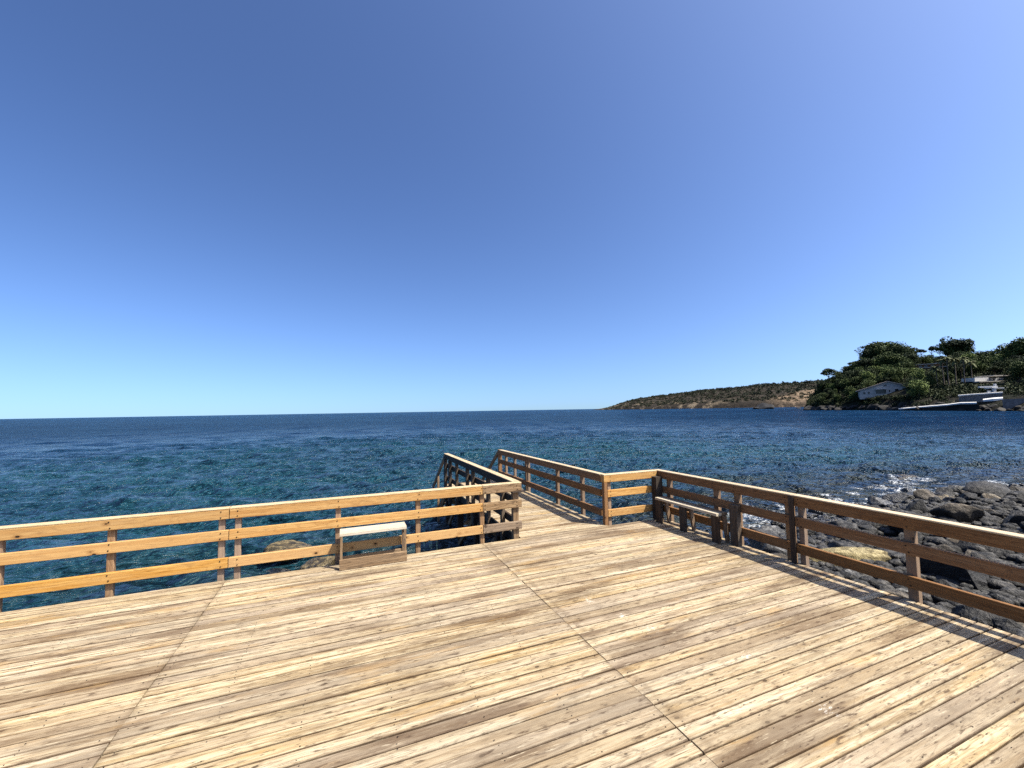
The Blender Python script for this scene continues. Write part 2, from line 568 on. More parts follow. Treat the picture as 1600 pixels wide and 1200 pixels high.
def boulder_mesh(seed, mat, sub=3, cuts=18, flat=0.0):
    r = np.random.RandomState(seed)
    P, Fc = (ICO3, ICO3F) if sub == 3 else (ICO2, ICO2F)
    P = P.copy()
    for _ in range(cuts):
        d = r.randn(3); d /= np.linalg.norm(d)
        lim = r.uniform(0.45, 0.82)
        k = P @ d
        P = P - np.where(k > lim, k - lim, 0)[:, None] * d * 0.92
    nz = fbm(P[:, 0] * 2.3 + 9, P[:, 1] * 2.3 + P[:, 2] * 1.7 + 5, seed, 4) - 0.5
    P = P * (1 + 0.34 * nz)[:, None]
    return mesh_np('boulder', P, Fc, mat, True if flat == 0 else False)


B_dark = [boulder_mesh(s, M_rock, 3, flat=s % 2) for s in range(14)]
B_brown = [boulder_mesh(140 + s, M_rock_brown, 3, flat=s % 2) for s in range(5)]
B_grey = [boulder_mesh(160 + s, M_rock_grey, 3, flat=s % 2) for s in range(5)]
B_small = [boulder_mesh(60 + s, M_rock, 2, flat=1) for s in range(8)]
BOULDERS = []          # (x, y, radius) for the foam


def boulder(me, x, y, z, sx, sy, sz, rz, label, group='dark boulders along the rocky shore', tilt=0.25):
    o = bpy.data.objects.new('boulder', me)
    COL.objects.link(o)
    o.location = (x, y, z)
    o.rotation_euler = (rng.uniform(-tilt, tilt), rng.uniform(-tilt, tilt), rz)
    o.scale = (sx, sy, sz)
    tag(o, label, 'boulder', group)
    if z - sz < SEA + 0.1:
        BOULDERS.append((x, y, max(sx, sy)))
    return o


# the ones that stand out
special = []


def special_boulder(me, px, py, z, sx, sy, sz, rz, label, group=None, tilt=0.1):
    q = at_z(px, py, z)
    special.append((q.x, q.y, max(sx, sy) * 0.8))
    return boulder(me, q.x, q.y, z, sx, sy, sz, rz, label, group, tilt)


special_boulder(boulder_mesh(31, M_rock_yellow, 3, 6), 1316, 872, -0.86, 0.86, 0.33, 0.17, -0.45, 'long low yellow lichen covered rock behind the right railing')
special_boulder(boulder_mesh(33, M_rock_beige, 3), 1570, 912, -0.84, 0.50, 0.42, 0.30, 0.5, 'rounded boulder with pale sunlit top near the right edge of the photo')
special_boulder(boulder_mesh(34, M_rock_beige, 3), 1503, 856, -0.80, 0.30, 0.36, 0.27, 0.2, 'beige angular rock seen between top and middle rail of the right railing')
special_boulder(boulder_mesh(35, M_rock_yellow, 3), 1556, 856, -0.78, 0.52, 0.22, 0.20, -0.5, 'narrow cream coloured rock under the top rail at far right')
special_boulder(boulder_mesh(36, M_rock, 3, 9), 1540, 776, -1.12, 1.05, 0.7, 0.48, 0.3, 'big black rock rising from the surf at the outer end of the rocks')
special_boulder(boulder_mesh(37, M_rock_beige, 3), 1552, 783, -1.05, 0.42, 0.30, 0.26, 0.9, 'pale brown rock in front of the big black rock in the surf')
special_boulder(boulder_mesh(38, M_rock_weed, 3, 5), 1415, 749, -1.30, 1.0, 0.45, 0.20, -0.3, 'brown weedy reef just breaking the water offshore by itself', tilt=0.05)
special_boulder(boulder_mesh(39, M_rock_weed, 3, 5), 1480, 784, -1.20, 0.55, 0.4, 0.24, 0.0, 'brown weed covered rock in the foam short of the big black rock', tilt=0.05)
special_boulder(boulder_mesh(40, M_rock_weed, 3, 7), 452, 861, -1.10, 0.52, 0.42, 0.26, 0.2, 'yellowish weed covered rock in the water behind the left railing')
special_boulder(boulder_mesh(46, M_rock_weed, 3, 7), 503, 884, -1.18, 0.42, 0.35, 0.26, 0.2, 'small brown rock low in the water beside the left bench')
special_boulder(boulder_mesh(41, M_rock, 3, 9), 1535, 862, -0.80, 0.62, 0.46, 0.40, 0.4, 'sharp edged black boulder between the beige and the cream rock')
special_boulder(boulder_mesh(42, M_rock, 3, 9), 1500, 905, -0.82, 0.78, 0.62, 0.42, 0.9, 'large flat grey slab left of the pale topped boulder')
special_boulder(boulder_mesh(43, M_rock, 3, 9), 1420, 880, -0.95, 0.85, 0.70, 0.34, 0.1, 'broad ribbed grey rock behind the post third along the right railing')
special_boulder(boulder_mesh(44, M_rock, 3, 9), 1360, 822, -0.98, 0.55, 0.4, 0.30, 0.1, 'smooth dark boulder among white foam beyond the right railing')
special_boulder(boulder_mesh(45, M_rock_beige, 3), 1310, 826, -1.05, 0.45, 0.3, 0.2, 0.4, 'pinkish grey rock in the foam left of a smooth dark boulder')

placed = list(special)
ZONES = ('at the edge of the sea', 'in the middle of the rocky shore', 'close below the right railing')
BIG = ['large dark boulder at the edge of the sea, with foam around it', 'large dark boulder in the middle of the rocky shore', 'large dark boulder close below the right railing']
SMALL = ['small dark boulder at the edge of the sea', 'small dark boulder in the middle of the rocky shore between larger ones', 'small dark boulder close below the right railing']
n_b = 0
tries = 0
while n_b < 270 and tries < 12000:
    tries += 1
    x = rng.uniform(6.0, 27.0) if rng.random() < 0.75 else rng.uniform(6.0, 13.0)
    s_off = rng.triangular(-2.4 if 10 < x < 25 else -0.8, 7.0, 1.0)
    y = float(shore_y(x)) - s_off
    px, py, dpt = to_px((x, y, -0.9))
    if not (1040 < px < 1720 and dpt > 2.2):
        continue
    if x < 6.6 and y < 6.5:
        continue
    r = rng.uniform(0.14, 0.30) if rng.random() < 0.62 else rng.uniform(0.30, 0.62)
    if s_off < 0.2:
        r *= 0.75
    if any((x - a) ** 2 + (y - b) ** 2 < (0.62 * (r + c)) ** 2 for a, b, c in placed):
        continue
    placed.append((x, y, r))
    z = float(shore_z(x, y)) + r * 0.12
    tone = 'dark' if rng.random() < 0.72 else rng.choice(('brown', 'grey'))
    me = rng.choice({'brown': B_brown, 'grey': B_grey}[tone]) if tone != 'dark' else (rng.choice(B_dark) if r > 0.3 else rng.choice(B_small))
    zone = 0 if s_off < 1.2 else (1 if s_off < 3.2 else 2)
    boulder(me, x, y, z, r * rng.uniform(0.85, 1.3), r * rng.uniform(0.7, 1.05), r * rng.uniform(0.5, 0.8), rng.uniform(0, 6.28),
            (BIG if r > 0.42 else SMALL)[zone].replace('dark', tone), '%s %s boulders %s' % (tone, 'large' if r > 0.42 else 'small', ZONES[zone]), tilt=0.35)
    n_b += 1
# a few under and beside the left railing
for i in range(22):
    x = rng.uniform(-9.0, 2.4)
    y = rng.uniform(7.4, 10.5)
    r = rng.uniform(0.2, 0.5)
    boulder(rng.choice(B_dark), x, y, SEA - r * 0.42 + rng.uniform(-0.06, 0.05), r * 1.2, r, r * 0.5, rng.uniform(0, 6),
            'low dark rock awash in the water behind the left railing', 'rocks awash behind the left railing')

# pebbles and cobbles filling the gaps between the boulders
pv, pf, off = [], [], 0
ICO1, ICO1F = icosphere(1)
for i in range(3800):
    x = rng.uniform(5.9, 26.0) if rng.random() < 0.6 else rng.uniform(5.9, 13)
    s_off = rng.triangular(-0.5, 7.5, 1.5)
    y = float(shore_y(x)) - s_off
    r = 0.035 + 0.11 * rng.random() ** 2
    P = ICO1 * (1 + 0.35 * (npr.rand(len(ICO1), 1) - 0.5)) * np.array([r * rng.uniform(0.8, 1.4), r, r * 0.65])
    c_, s_ = math.cos(i), math.sin(i)
    P = P @ np.array([[c_, s_, 0], [-s_, c_, 0], [0, 0, 1]])
    pv.append(P + np.array([x, y, float(shore_z(x, y)) + r * 0.3])); pf.append(ICO1F + off); off += len(ICO1)
tag(link('cobbles', mesh_np('cobbles', np.concatenate(pv), np.concatenate(pf), M_rock, True)), 'loose dark cobbles filling the gaps between the boulders', 'cobbles', kind='stuff')

# ------------------------------------------------------------------ the sea
az_f = np.arange(math.radians(-50), math.radians(98), 0.0042)
az_c = np.arange(math.radians(98), math.radians(310), 0.06)
az = np.concatenate([az_f, az_c])
rad = np.concatenate([1.6 * 1.02 ** np.arange(0, 46), 4.0 * 1.006 ** np.arange(0, 460)])
rad = np.concatenate([rad, rad[-1] * 1.0125 ** np.arange(1, 385)])
A, Rr = np.meshgrid(az, rad, indexing='ij')
WX, WY = np.sin(A) * Rr, np.cos(A) * Rr
spacing = Rr * np.where(Rr < 62, 0.0062, 0.0125)
hw = np.zeros_like(WX)
wr = np.random.RandomState(5)
main_dir = math.radians(205)          # waves run towards the deck
for i in range(52):
    lam = 0.20 * (5.5 / 0.20) ** (i / 51.0)
    th = main_dir + wr.normal(0, 0.42)
    kx, ky = math.sin(th) * 2 * math.pi / lam, math.cos(th) * 2 * math.pi / lam
    amp = 0.0092 * lam ** 0.80 * wr.uniform(0.6, 1.3)
    fade = np.clip((lam / spacing - 2.2) / 2.5, 0, 1)
    # patchy groups of waves
    amp *= 1 + 0.9 * math.exp(-(math.log(lam / 1.1) / 0.55) ** 2)
    grp = 0.35 + 1.3 * vnoise(WX / (lam * 5.0) + i * 7.1, WY / (lam * 3.0) - i * 3.3, i)
    phs = kx * WX + ky * WY + wr.uniform(0, 6.28)
    hw += amp * fade * grp * (np.exp(np.sin(phs) - 1) * 1.75 - 0.81)
s_sea = WY - shore_y(WX)
calm = np.clip((s_sea + 2) / 6.0, 0.35, 1.0)
hw *= np.where(np.abs(WX) < 60, calm, 1.0)
WZ = SEA + hw
shallow = np.exp(-np.clip(s_sea, 0, None) / 9.0) * (np.abs(WX) < 300)
mid = np.exp(-np.clip(np.hypot(WX, WY) - 8, 0, None) / 40.0)
# foam round the rocks
foam = np.zeros_like(WX)
near = (Rr < 45)
fx_, fy_ = WX[near], WY[near]
fo = np.zeros_like(fx_)
for (bx, by, br) in BOULDERS:
    if bx < 3.0:
        continue
    dd = np.hypot(fx_ - bx, fy_ - by) - br * 0.9
    fo = np.maximum(fo, 0.74 * np.exp(-np.clip(dd, 0, None) / 0.40) * (0.35 + 0.65 * (bx > 8.5)))
# breaking wave outside the rocks
for (p0, p1, wd) in (((1400, 778), (1500, 771), 0.34), ((1500, 771), (1545, 768), 0.22), ((1560, 770), (1600, 776), 0.3), ((1245, 806), (1330, 800), 0.30), ((1340, 812), (1400, 822), 0.35), ((1440, 800), (1500, 806), 0.5), ((1100, 852), (1190, 842), 0.35)):
    a_, b_ = at_z(*p0, SEA), at_z(*p1, SEA)
    ax, ay, bx, by = a_.x, a_.y, b_.x, b_.y
    t = np.clip(((fx_ - ax) * (bx - ax) + (fy_ - ay) * (by - ay)) / ((bx - ax) ** 2 + (by - ay) ** 2), 0, 1)
    dd = np.hypot(fx_ - ax - t * (bx - ax), fy_ - ay - t * (by - ay))
    fo = np.maximum(fo, np.exp(-(dd / wd) ** 2))
foam[near] = fo
nA, nR = WX.shape
idx = np.arange(nA * nR).reshape(nA, nR)
idn = np.concatenate([idx, idx[:1]], 0)
quads = np.stack([idn[:-1, :-1], idn[:-1, 1:], idn[1:, 1:], idn[1:, :-1]], -1).reshape(-1, 4)


def water_mat():
    m, nt, n, l, b = new_mat('sea_water')
    g = G(nt)
    pos = g.node('ShaderNodeNewGeometry').outputs['Position']

    def attr(nm):
        a = g.node('ShaderNodeAttribute', attribute_name=nm)
        return a.outputs['Fac']
    sh, md, fm = attr('shallow'), attr('near'), attr('foam')
    # colour of the water itself: deep blue, greener over the shelf, bottom showing close in
    pat = g.noise(g.vmul(pos, (0.05, 0.05, 0.0)), 1.0, 4.0, 0.6)
    deep = (0.004, 0.022, 0.064)
    shelf = g.mix(g.ramp(pat, 0.40, 0.62), (0.008, 0.043, 0.060), (0.008, 0.035, 0.058))
    col = g.mix(g.ramp(md, 0.04, 0.55), deep, shelf)
    bed = g.noise(g.vmul(pos, (0.55, 0.55, 0.0)), 1.0, 5.0, 0.65)
    bedc = g.mix(g.ramp(bed, 0.42, 0.66), (0.004, 0.008, 0.011), (0.026, 0.028, 0.016))
    col = g.mix(g.ramp(sh, 0.22, 0.85), col, bedc)
    # foam
    fn = g.noise(g.vmul(pos, (7.0, 7.0, 2.0)), 1.0, 7.0, 0.78, 1.2)
    fmask = g.math('MULTIPLY', g.ramp(g.math('ADD', g.math('MULTIPLY', fm, 0.46), fn), 0.80, 0.98), 0.92)
    col = g.mix(fmask, col, (0.80, 0.83, 0.85))
    l.new(col, b.inputs['Base Color'])
    g.put(b.inputs['Roughness'], g.math('ADD', g.math('MULTIPLY', fmask, 0.6), 0.12))
    b.inputs['IOR'].default_value = 1.333
    g.put(b.inputs['Specular IOR Level'], g.math('ADD', g.math('MULTIPLY', g.ramp(md, 0.0, 0.6), 0.46), 0.02))
    # ripples too small for the mesh, and the wind pattern beyond it
    r1 = g.noise(g.vmul(pos, (5.0, 7.0, 0.0)), 1.0, 5.0, 0.65)
    r2 = g.noise(g.vmul(pos, (0.7, 1.5, 0.0)), 1.0, 7.0, 0.68)
    r3 = g.noise(g.vmul(pos, (0.10, 0.20, 0.0)), 1.0, 6.0, 0.65)
    nb = g.bump(r1, 0.45, 0.08)
    nb = g.bump(r2, 0.65, 0.6, nb)
    nb = g.bump(r3, 1.0, 8.0, nb)
    l.new(nb, b.inputs['Normal'])
    # far out the faces of the waves that are seen show the water more than the sky
    df = g.node('ShaderNodeBsdfDiffuse')
    # ruffled and smooth lanes; streak colours stand in for light on wave facets
    ln = g.noise(g.vmul(pos, (0.045, 0.075, 0.0)), 1.0, 9.0, 0.72, 0.4)
    ln2 = g.noise(g.vmul(pos, (0.0040, 0.0075, 0.0)), 1.0, 8.0, 0.70, 0.3)
    lane = g.math('ADD', g.math('MULTIPLY', ln, 0.55), g.math('MULTIPLY', ln2, 0.45))
    l.new(g.mix(g.ramp(lane, 0.40, 0.62), (0.003, 0.018, 0.056), (0.014, 0.050, 0.108)), df.inputs['Color'])
    nf = g.bump(g.noise(g.vmul(pos, (0.10, 0.28, 0.0)), 1.0, 7.0, 0.7), 1.0, 6.0)
    l.new(nf, df.inputs['Normal'])
    mx = g.node('ShaderNodeMixShader')
    g.put(mx.inputs[0], g.math('MULTIPLY', g.math('SUBTRACT', 1.0, g.ramp(md, 0.0, 0.30)), 0.72))
    l.new(b.outputs[0], mx.inputs[1])
    l.new(df.outputs[0], mx.inputs[2])
    l.new(mx.outputs[0], n['Material Output'].inputs['Surface'])
    return m


me = mesh_np('sea', np.stack([WX, WY, WZ], -1).reshape(-1, 3), quads, water_mat(), True)
for nm, arr in (('shallow', shallow), ('near', mid), ('foam', foam)):
    at = me.attributes.new(nm, 'FLOAT', 'POINT')
    at.data.foreach_set('value', arr.ravel().astype(np.float32))
tag(link('sea', me), kind='structure')

# ------------------------------------------------------------------ deck
EDGE_Y, EDGE_X = 6.40, 5.63
PITCH, TH = 0.112, 0.028
deck = thing('wooden_deck', 'broad weathered plank deck in the foreground beside the sea', 'deck', (1.0, 3.0, -0.03))


def plank_mesh(L, w, mat, gapc=0.004):
    key = ('plank', round(L, 3), round(w, 4), mat.name)
    if key in _beams:
        return _beams[key]
    a, c = w / 2, gapc
    prof = [(-a, -TH), (a, -TH), (a, -c), (a - c, 0), (-a + c, 0), (-a, -c)]
    k = len(prof)
    vs = [(-L / 2, y, z) for y, z in prof] + [(L / 2, y, z) for y, z in prof]
    fs = [(i, i + 1 if i + 1 < k else 0, (i + 1 if i + 1 < k else 0) + k, i + k) for i in range(k)]
    fs += [tuple(reversed(range(k))), tuple(range(k, 2 * k))]
    fs = [tuple(reversed(f)) for f in fs]
    me = mesh_from('plank', vs, fs, mat)
    _beams[key] = me
    return me


def fix_normals(me):
    import bmesh
    bm = bmesh.new(); bm.from_mesh(me)
    bmesh.ops.recalc_face_normals(bm, faces=bm.faces)
    bm.to_mesh(me); bm.free()


COLS = [(-4.84, -1.3925), (-1.3875, 2.0375), (2.0425, EDGE_X)]
widths = [PITCH - 0.0055, PITCH - 0.0075, PITCH - 0.010]
n_rows = 68
for ci, (xa, xb) in enumerate(COLS):
    for k in range(n_rows):
        yc = EDGE_Y - PITCH * (k + 0.5)
        ja = rng.uniform(-0.005, 0.005) if ci else rng.uniform(-0.006, 0.006)
        w = rng.choice(widths)
        L = round(xb - xa - rng.choice((0.0, 0.002, 0.005)), 3)
        me = plank_mesh(L, w, M_deck)
        M = Matrix.Translation(((xa + xb) / 2 + ja * 0.5, yc + rng.uniform(-0.0012, 0.0012), rng.uniform(-0.003, 0.003))) @ Matrix.Rotation(rng.uniform(-0.0006, 0.0006), 4, 'Z') @ Matrix.Rotation(rng.uniform(-0.02, 0.02), 4, 'X')
        if rng.random() < 0.5:
            M = M @ Matrix.Rotation(math.pi, 4, 'Z')
        link('plank', me, deck, M)
# joists and fascia below
for x in (-4.7, -3.55, -2.45, -1.39, -0.25, 0.9, 2.04, 3.2, 4.35, 5.45):
    beam('joist', (x, -1.1, -0.12), (x, 6.33, -0.12), 0.09, 0.17, M_dark, deck)
beam('fascia', (-4.84, 6.365, -0.125), (2.66, 6.365, -0.125), 0.05, 0.185, M_aged, deck)
beam('fascia', (4.46, 6.365, -0.125), (5.60, 6.365, -0.125), 0.05, 0.185, M_aged, deck)
beam('fascia', (5.595, 6.33, -0.125), (5.595, -1.1, -0.125), 0.05, 0.185, M_aged, deck)
for x in (-4.4, -2.0, 0.4, 2.5, 4.6, 5.4):
    for y in (6.1, 3.2, 0.4):
        post('pile', x - .08, x + .08, y - .08, y + .08, -2.6, -0.21, M_dark, deck)
# nail heads over the joists
nv, nf = [], []
for k in range(n_rows):
    for x in (-4.7, -4.13, -3.55, -3.0, -2.45, -1.9, -1.45, -1.33, -0.8, -0.25, 0.33, 0.9, 1.47, 1.98, 2.10, 2.62, 3.2, 3.78, 4.35, 4.9, 5.45):
        for s in (-0.27, 0.27):
            if rng.random() < 0.45:
                continue
            cx, cy = x + rng.uniform(-.012, .012), EDGE_Y - PITCH * (k + 0.5 + s) + rng.uniform(-.008, .008)
            r_ = rng.uniform(0.0038, 0.0055)
            o0 = len(nv)
            for j in range(5):
                nv.append((cx + r_ * math.cos(j * 1.2566), cy + r_ * math.sin(j * 1.2566), 0.0045))
            nf.append(tuple(range(o0, o0 + 5)))
M_nail = simple('rusty_nail', (0.035, 0.02, 0.013), 0.6, 0.3, 0.3, 20.0, 0.3)
nails = link('nail_heads', mesh_from('nail_heads', nv, nf, M_nail), deck)
nails['kind'] = 'stuff'

# pier
PX0, PX1, PY1 = 2.70, 4.40, 11.95
pier = thing('wooden_pier', 'narrow plank pier running out from the deck over the sea', 'pier', (3.55, 9.2, -0.03))
k = 0
y = EDGE_Y + 0.058
while y < PY1:
    L = round(PX1 - PX0 + rng.choice((0.0, 0.01, -0.01)), 3)
    M = Matrix.Translation(((PX0 + PX1) / 2, y, rng.uniform(-0.002, 0.002))) @ Matrix.Rotation(rng.uniform(-0.015, 0.015), 4, 'X')
    if rng.random() < 0.5:
        M = M @ Matrix.Rotation(math.pi, 4, 'Z')
    link('plank', plank_mesh(L, rng.choice(widths), M_deck), pier, M)
    y += PITCH
for x in (2.78, 3.55, 4.32):
    beam('joist', (x, 6.42, -0.12), (x, PY1 - 0.02, -0.12), 0.09, 0.17, M_dark, pier)
for y in (7.4, 8.9, 10.4, 11.7):
    for x in (2.76, 4.34):
        post('pile', x - .075, x + .075, y - .075 + .13, y + .075 + .13, -3.6, -0.21, M_dark, pier)
    beam('crossbeam', (2.62, y, -0.30), (4.48, y, -0.30), 0.08, 0.16, M_dark, pier)
    beam('brace', (2.72, y - 0.06, -0.36), (4.38, y - 0.06, -1.5), 0.05, 0.11, M_aged, pier)
    beam('brace', (4.38, y + 0.06, -0.36), (2.72, y + 0.06, -1.5), 0.05, 0.11, M_aged, pier)
for (ya, yb) in ((7.55, 8.98), (9.05, 10.48), (10.55, 11.78)):
    beam('brace', (2.66, ya, -0.34), (2.66, yb, -1.35), 0.05, 0.10, M_aged, pier)
# stairs down into the sea at the pier end
for i in range(7):
    zz = -0.18 * (i + 1)
    beam('stair_tread', (2.80, PY1 + 0.12 + 0.22 * i, zz), (4.30, PY1 + 0.12 + 0.22 * i, zz), 0.20, 0.04, M_deck, pier)
for x in (2.76, 4.34):
    beam('stair_stringer', (x, PY1 + 0.02, -0.16), (x, PY1 + 1.75, -1.55), 0.05, 0.20, M_aged, pier)

# ------------------------------------------------------------------ railings
TOP, BH = 0.90, 0.125          # top of handrail, board height
CAPH = 0.018  # thin board added to carry the sunlit tone of the handrail top
Z_LOW, Z_MID, Z_TOP = 0.2025, 0.5525, TOP - CAPH - BH / 2

# left railing, along the seaward edge of the deck
lr = thing('wooden_railing', 'orange three board wooden railing along the seaward deck edge behind the low bench', 'railing', (-1.0, 6.47, 0), 0, 'wooden railings round the deck and pier')
fy = 6.42
spans = [(-4.85, -1.385, M_rail), (-1.375, 2.055, M_rail), (2.065, 2.735, M_aged)]
for (xa, xb, mt) in spans:
    beam('handrail', (xa, fy + 0.055, Z_TOP), (xb, fy + 0.055, Z_TOP), 0.11, BH, mt, lr, ch=0.006)
    beam('sunlit_rail_cap', (xa, fy + 0.055, TOP - CAPH / 2), (xb, fy + 0.055, TOP - CAPH / 2), 0.114, CAPH, M_cap, lr)
    beam('rail', (xa, fy + 0.0225, Z_MID), (xb, fy + 0.0225, Z_MID), 0.045, BH, mt, lr)
    beam('rail', (xa, fy + 0.0225, Z_LOW), (xb, fy + 0.0225, Z_LOW), 0.045, BH, mt, lr)
for x in (-4.62, -3.55, -2.58, -1.47, -1.29, -0.08, 1.04, 2.06):
    post('post', x - .035, x + .035, fy + 0.047, fy + 0.108, -0.30, Z_TOP - BH / 2, M_post, lr)
post('corner_post', 2.60, 2.70, fy + 0.047, fy + 0.14, -0.30, Z_TOP - BH / 2, M_aged, lr)
beam('post_cap', (2.57, fy + 0.06, Z_TOP - BH / 2 - 0.012), (2.78, fy + 0.06, Z_TOP - BH / 2 - 0.012), 0.16, 0.02, M_dark, lr)

# pier, left side
pl = thing('wooden_railing', 'dark backlit railing on the left side of the pier', 'railing', (2.68, 9.0, 0), 0, 'wooden railings round the deck and pier')
YL0, YL1 = 6.56, 11.78
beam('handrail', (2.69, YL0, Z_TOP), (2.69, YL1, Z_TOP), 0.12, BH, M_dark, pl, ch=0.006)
beam('sunlit_rail_cap', (2.69, YL0, TOP - CAPH / 2), (2.69, YL1, TOP - CAPH / 2), 0.13, CAPH, M_cap, pl)
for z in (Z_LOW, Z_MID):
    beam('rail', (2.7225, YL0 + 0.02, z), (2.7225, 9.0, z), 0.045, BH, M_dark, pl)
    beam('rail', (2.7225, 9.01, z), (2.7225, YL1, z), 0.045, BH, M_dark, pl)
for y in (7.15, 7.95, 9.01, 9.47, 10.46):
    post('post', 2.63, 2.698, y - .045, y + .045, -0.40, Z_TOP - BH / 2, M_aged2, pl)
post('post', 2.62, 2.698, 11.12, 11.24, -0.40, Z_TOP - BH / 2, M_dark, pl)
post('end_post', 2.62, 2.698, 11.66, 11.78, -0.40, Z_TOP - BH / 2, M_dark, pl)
beam('stair_handrail', (2.66, 11.80, 0.80), (2.66, 13.55, -0.35), 0.045, 0.11, M_aged, pl)
post('stair_post', 2.63, 2.69, 12.70, 12.78, -1.3, 0.12, M_aged, pl)

# pier, right side
pr = thing('wooden_railing', 'brown railing on the right side of the pier with open stair at its end', 'railing', (4.40, 9.2, 0), 0, 'wooden railings round the deck and pier')
YR0, YR1 = 6.545, 11.94
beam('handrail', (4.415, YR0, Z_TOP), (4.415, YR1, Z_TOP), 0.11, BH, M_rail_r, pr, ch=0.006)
beam('sunlit_rail_cap', (4.415, YR0, TOP - CAPH / 2), (4.415, YR1, TOP - CAPH / 2), 0.116, CAPH, M_cap, pr)
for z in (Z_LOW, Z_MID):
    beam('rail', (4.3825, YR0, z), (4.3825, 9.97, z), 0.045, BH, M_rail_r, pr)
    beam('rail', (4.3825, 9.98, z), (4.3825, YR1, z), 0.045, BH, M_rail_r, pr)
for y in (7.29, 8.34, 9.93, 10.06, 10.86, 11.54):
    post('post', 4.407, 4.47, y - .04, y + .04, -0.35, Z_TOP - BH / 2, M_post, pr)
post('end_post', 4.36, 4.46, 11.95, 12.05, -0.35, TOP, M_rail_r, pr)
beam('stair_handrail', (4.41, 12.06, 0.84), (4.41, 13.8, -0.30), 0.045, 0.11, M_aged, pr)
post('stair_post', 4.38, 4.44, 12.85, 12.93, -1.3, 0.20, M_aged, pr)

# short section between the pier and the corner
sr = thing('wooden_railing', 'short yellow railing section between the pier and the right deck corner', 'railing', (5.0, 6.47, 0), 0, 'wooden railings round the deck and pier')
beam('handrail', (4.365, fy + 0.055, Z_TOP), (5.57, fy + 0.055, Z_TOP), 0.11, BH, M_rail, sr, ch=0.006)
beam('sunlit_rail_cap', (4.365, fy + 0.055, TOP - CAPH / 2), (5.57, fy + 0.055, TOP - CAPH / 2), 0.114, CAPH, M_cap, sr)
for z in (Z_LOW, Z_MID):
    beam('rail', (4.44, fy + 0.0225, z), (5.56, fy + 0.0225, z), 0.045, BH, M_rail, sr)
post('corner_post', 4.36, 4.432, fy - 0.002, fy + 0.07, -0.30, Z_TOP - BH / 2, M_rail_r, sr)
post('post', 4.47, 4.54, fy + 0.047, fy + 0.11, -0.30, Z_TOP - BH / 2, M_post, sr)

# long railing on the right
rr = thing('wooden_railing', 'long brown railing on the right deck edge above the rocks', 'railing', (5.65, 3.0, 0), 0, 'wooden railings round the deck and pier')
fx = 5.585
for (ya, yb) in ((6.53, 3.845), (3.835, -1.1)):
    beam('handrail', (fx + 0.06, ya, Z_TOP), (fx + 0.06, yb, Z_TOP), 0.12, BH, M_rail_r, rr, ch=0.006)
    beam('sunlit_rail_cap', (fx + 0.06, ya, TOP - CAPH / 2), (fx + 0.06, yb, TOP - CAPH / 2), 0.124, CAPH, M_cap, rr)
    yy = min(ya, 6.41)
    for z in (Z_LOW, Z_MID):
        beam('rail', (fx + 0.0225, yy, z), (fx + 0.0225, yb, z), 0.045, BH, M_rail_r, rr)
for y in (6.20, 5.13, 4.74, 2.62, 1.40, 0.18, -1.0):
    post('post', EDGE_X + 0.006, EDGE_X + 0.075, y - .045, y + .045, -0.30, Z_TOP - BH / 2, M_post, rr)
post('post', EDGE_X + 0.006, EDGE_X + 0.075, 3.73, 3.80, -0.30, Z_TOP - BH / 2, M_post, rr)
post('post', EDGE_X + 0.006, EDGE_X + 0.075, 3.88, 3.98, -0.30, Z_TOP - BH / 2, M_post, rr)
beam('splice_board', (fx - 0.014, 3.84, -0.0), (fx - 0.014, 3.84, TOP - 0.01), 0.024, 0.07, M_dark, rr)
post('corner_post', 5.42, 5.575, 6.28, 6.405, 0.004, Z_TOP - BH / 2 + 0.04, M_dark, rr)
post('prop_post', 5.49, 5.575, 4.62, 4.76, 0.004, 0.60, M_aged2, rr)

def bolts(parent, pts, nrm):
    vs, fs = [], []
    n_ = Vector(nrm)
    u = Vector((0, 0, 1)); w = n_.cross(u)
    for p in pts:
        p = Vector(p)
        o_ = len(vs)
        r_ = 0.008
        for j in range(6):
            a = j * math.pi / 3
            q_ = p + (u * math.sin(a) + w * math.cos(a)) * r_
            vs += [q_ - n_ * 0.002, q_ + n_ * 0.005]
        fs.append(tuple(o_ + 2 * j + 1 for j in range(6)))
        fs += [(o_ + 2 * j, o_ + 2 * ((j + 1) % 6), o_ + 2 * ((j + 1) % 6) + 1, o_ + 2 * j + 1) for j in range(6)]
    me = mesh_from('bolt_heads', vs, fs, M_nail)
    fix_normals(me)
    b_ = link('bolt_heads', me, parent)
    b_['kind'] = 'stuff'


ZB = [z + dz for z in (Z_LOW, Z_MID, Z_TOP) for dz in (-0.034, 0.034)]
bolts(lr, [(x + rng.uniform(-.012, .012), fy, z + rng.uniform(-.006, .006)) for x in (-4.62, -3.55, -2.58, -1.47, -1.29, -0.08, 1.04, 2.03, 2.10, 2.65) for z in ZB], (0, -1, 0))
bolts(sr, [(x, fy, z) for x in (4.50, 5.50) for z in ZB], (0, -1, 0))
bolts(rr, [(fx, y + rng.uniform(-.012, .012), z + rng.uniform(-.006, .006)) for y in (6.20, 5.13, 4.74, 3.93, 3.765, 2.62, 1.40, 0.18) for z in ZB], (-1, 0, 0))
bolts(pr, [(4.36, y, z) for y in (7.29, 8.34, 9.93, 10.06, 10.86, 11.54) for z in ZB], (-1, 0, 0))

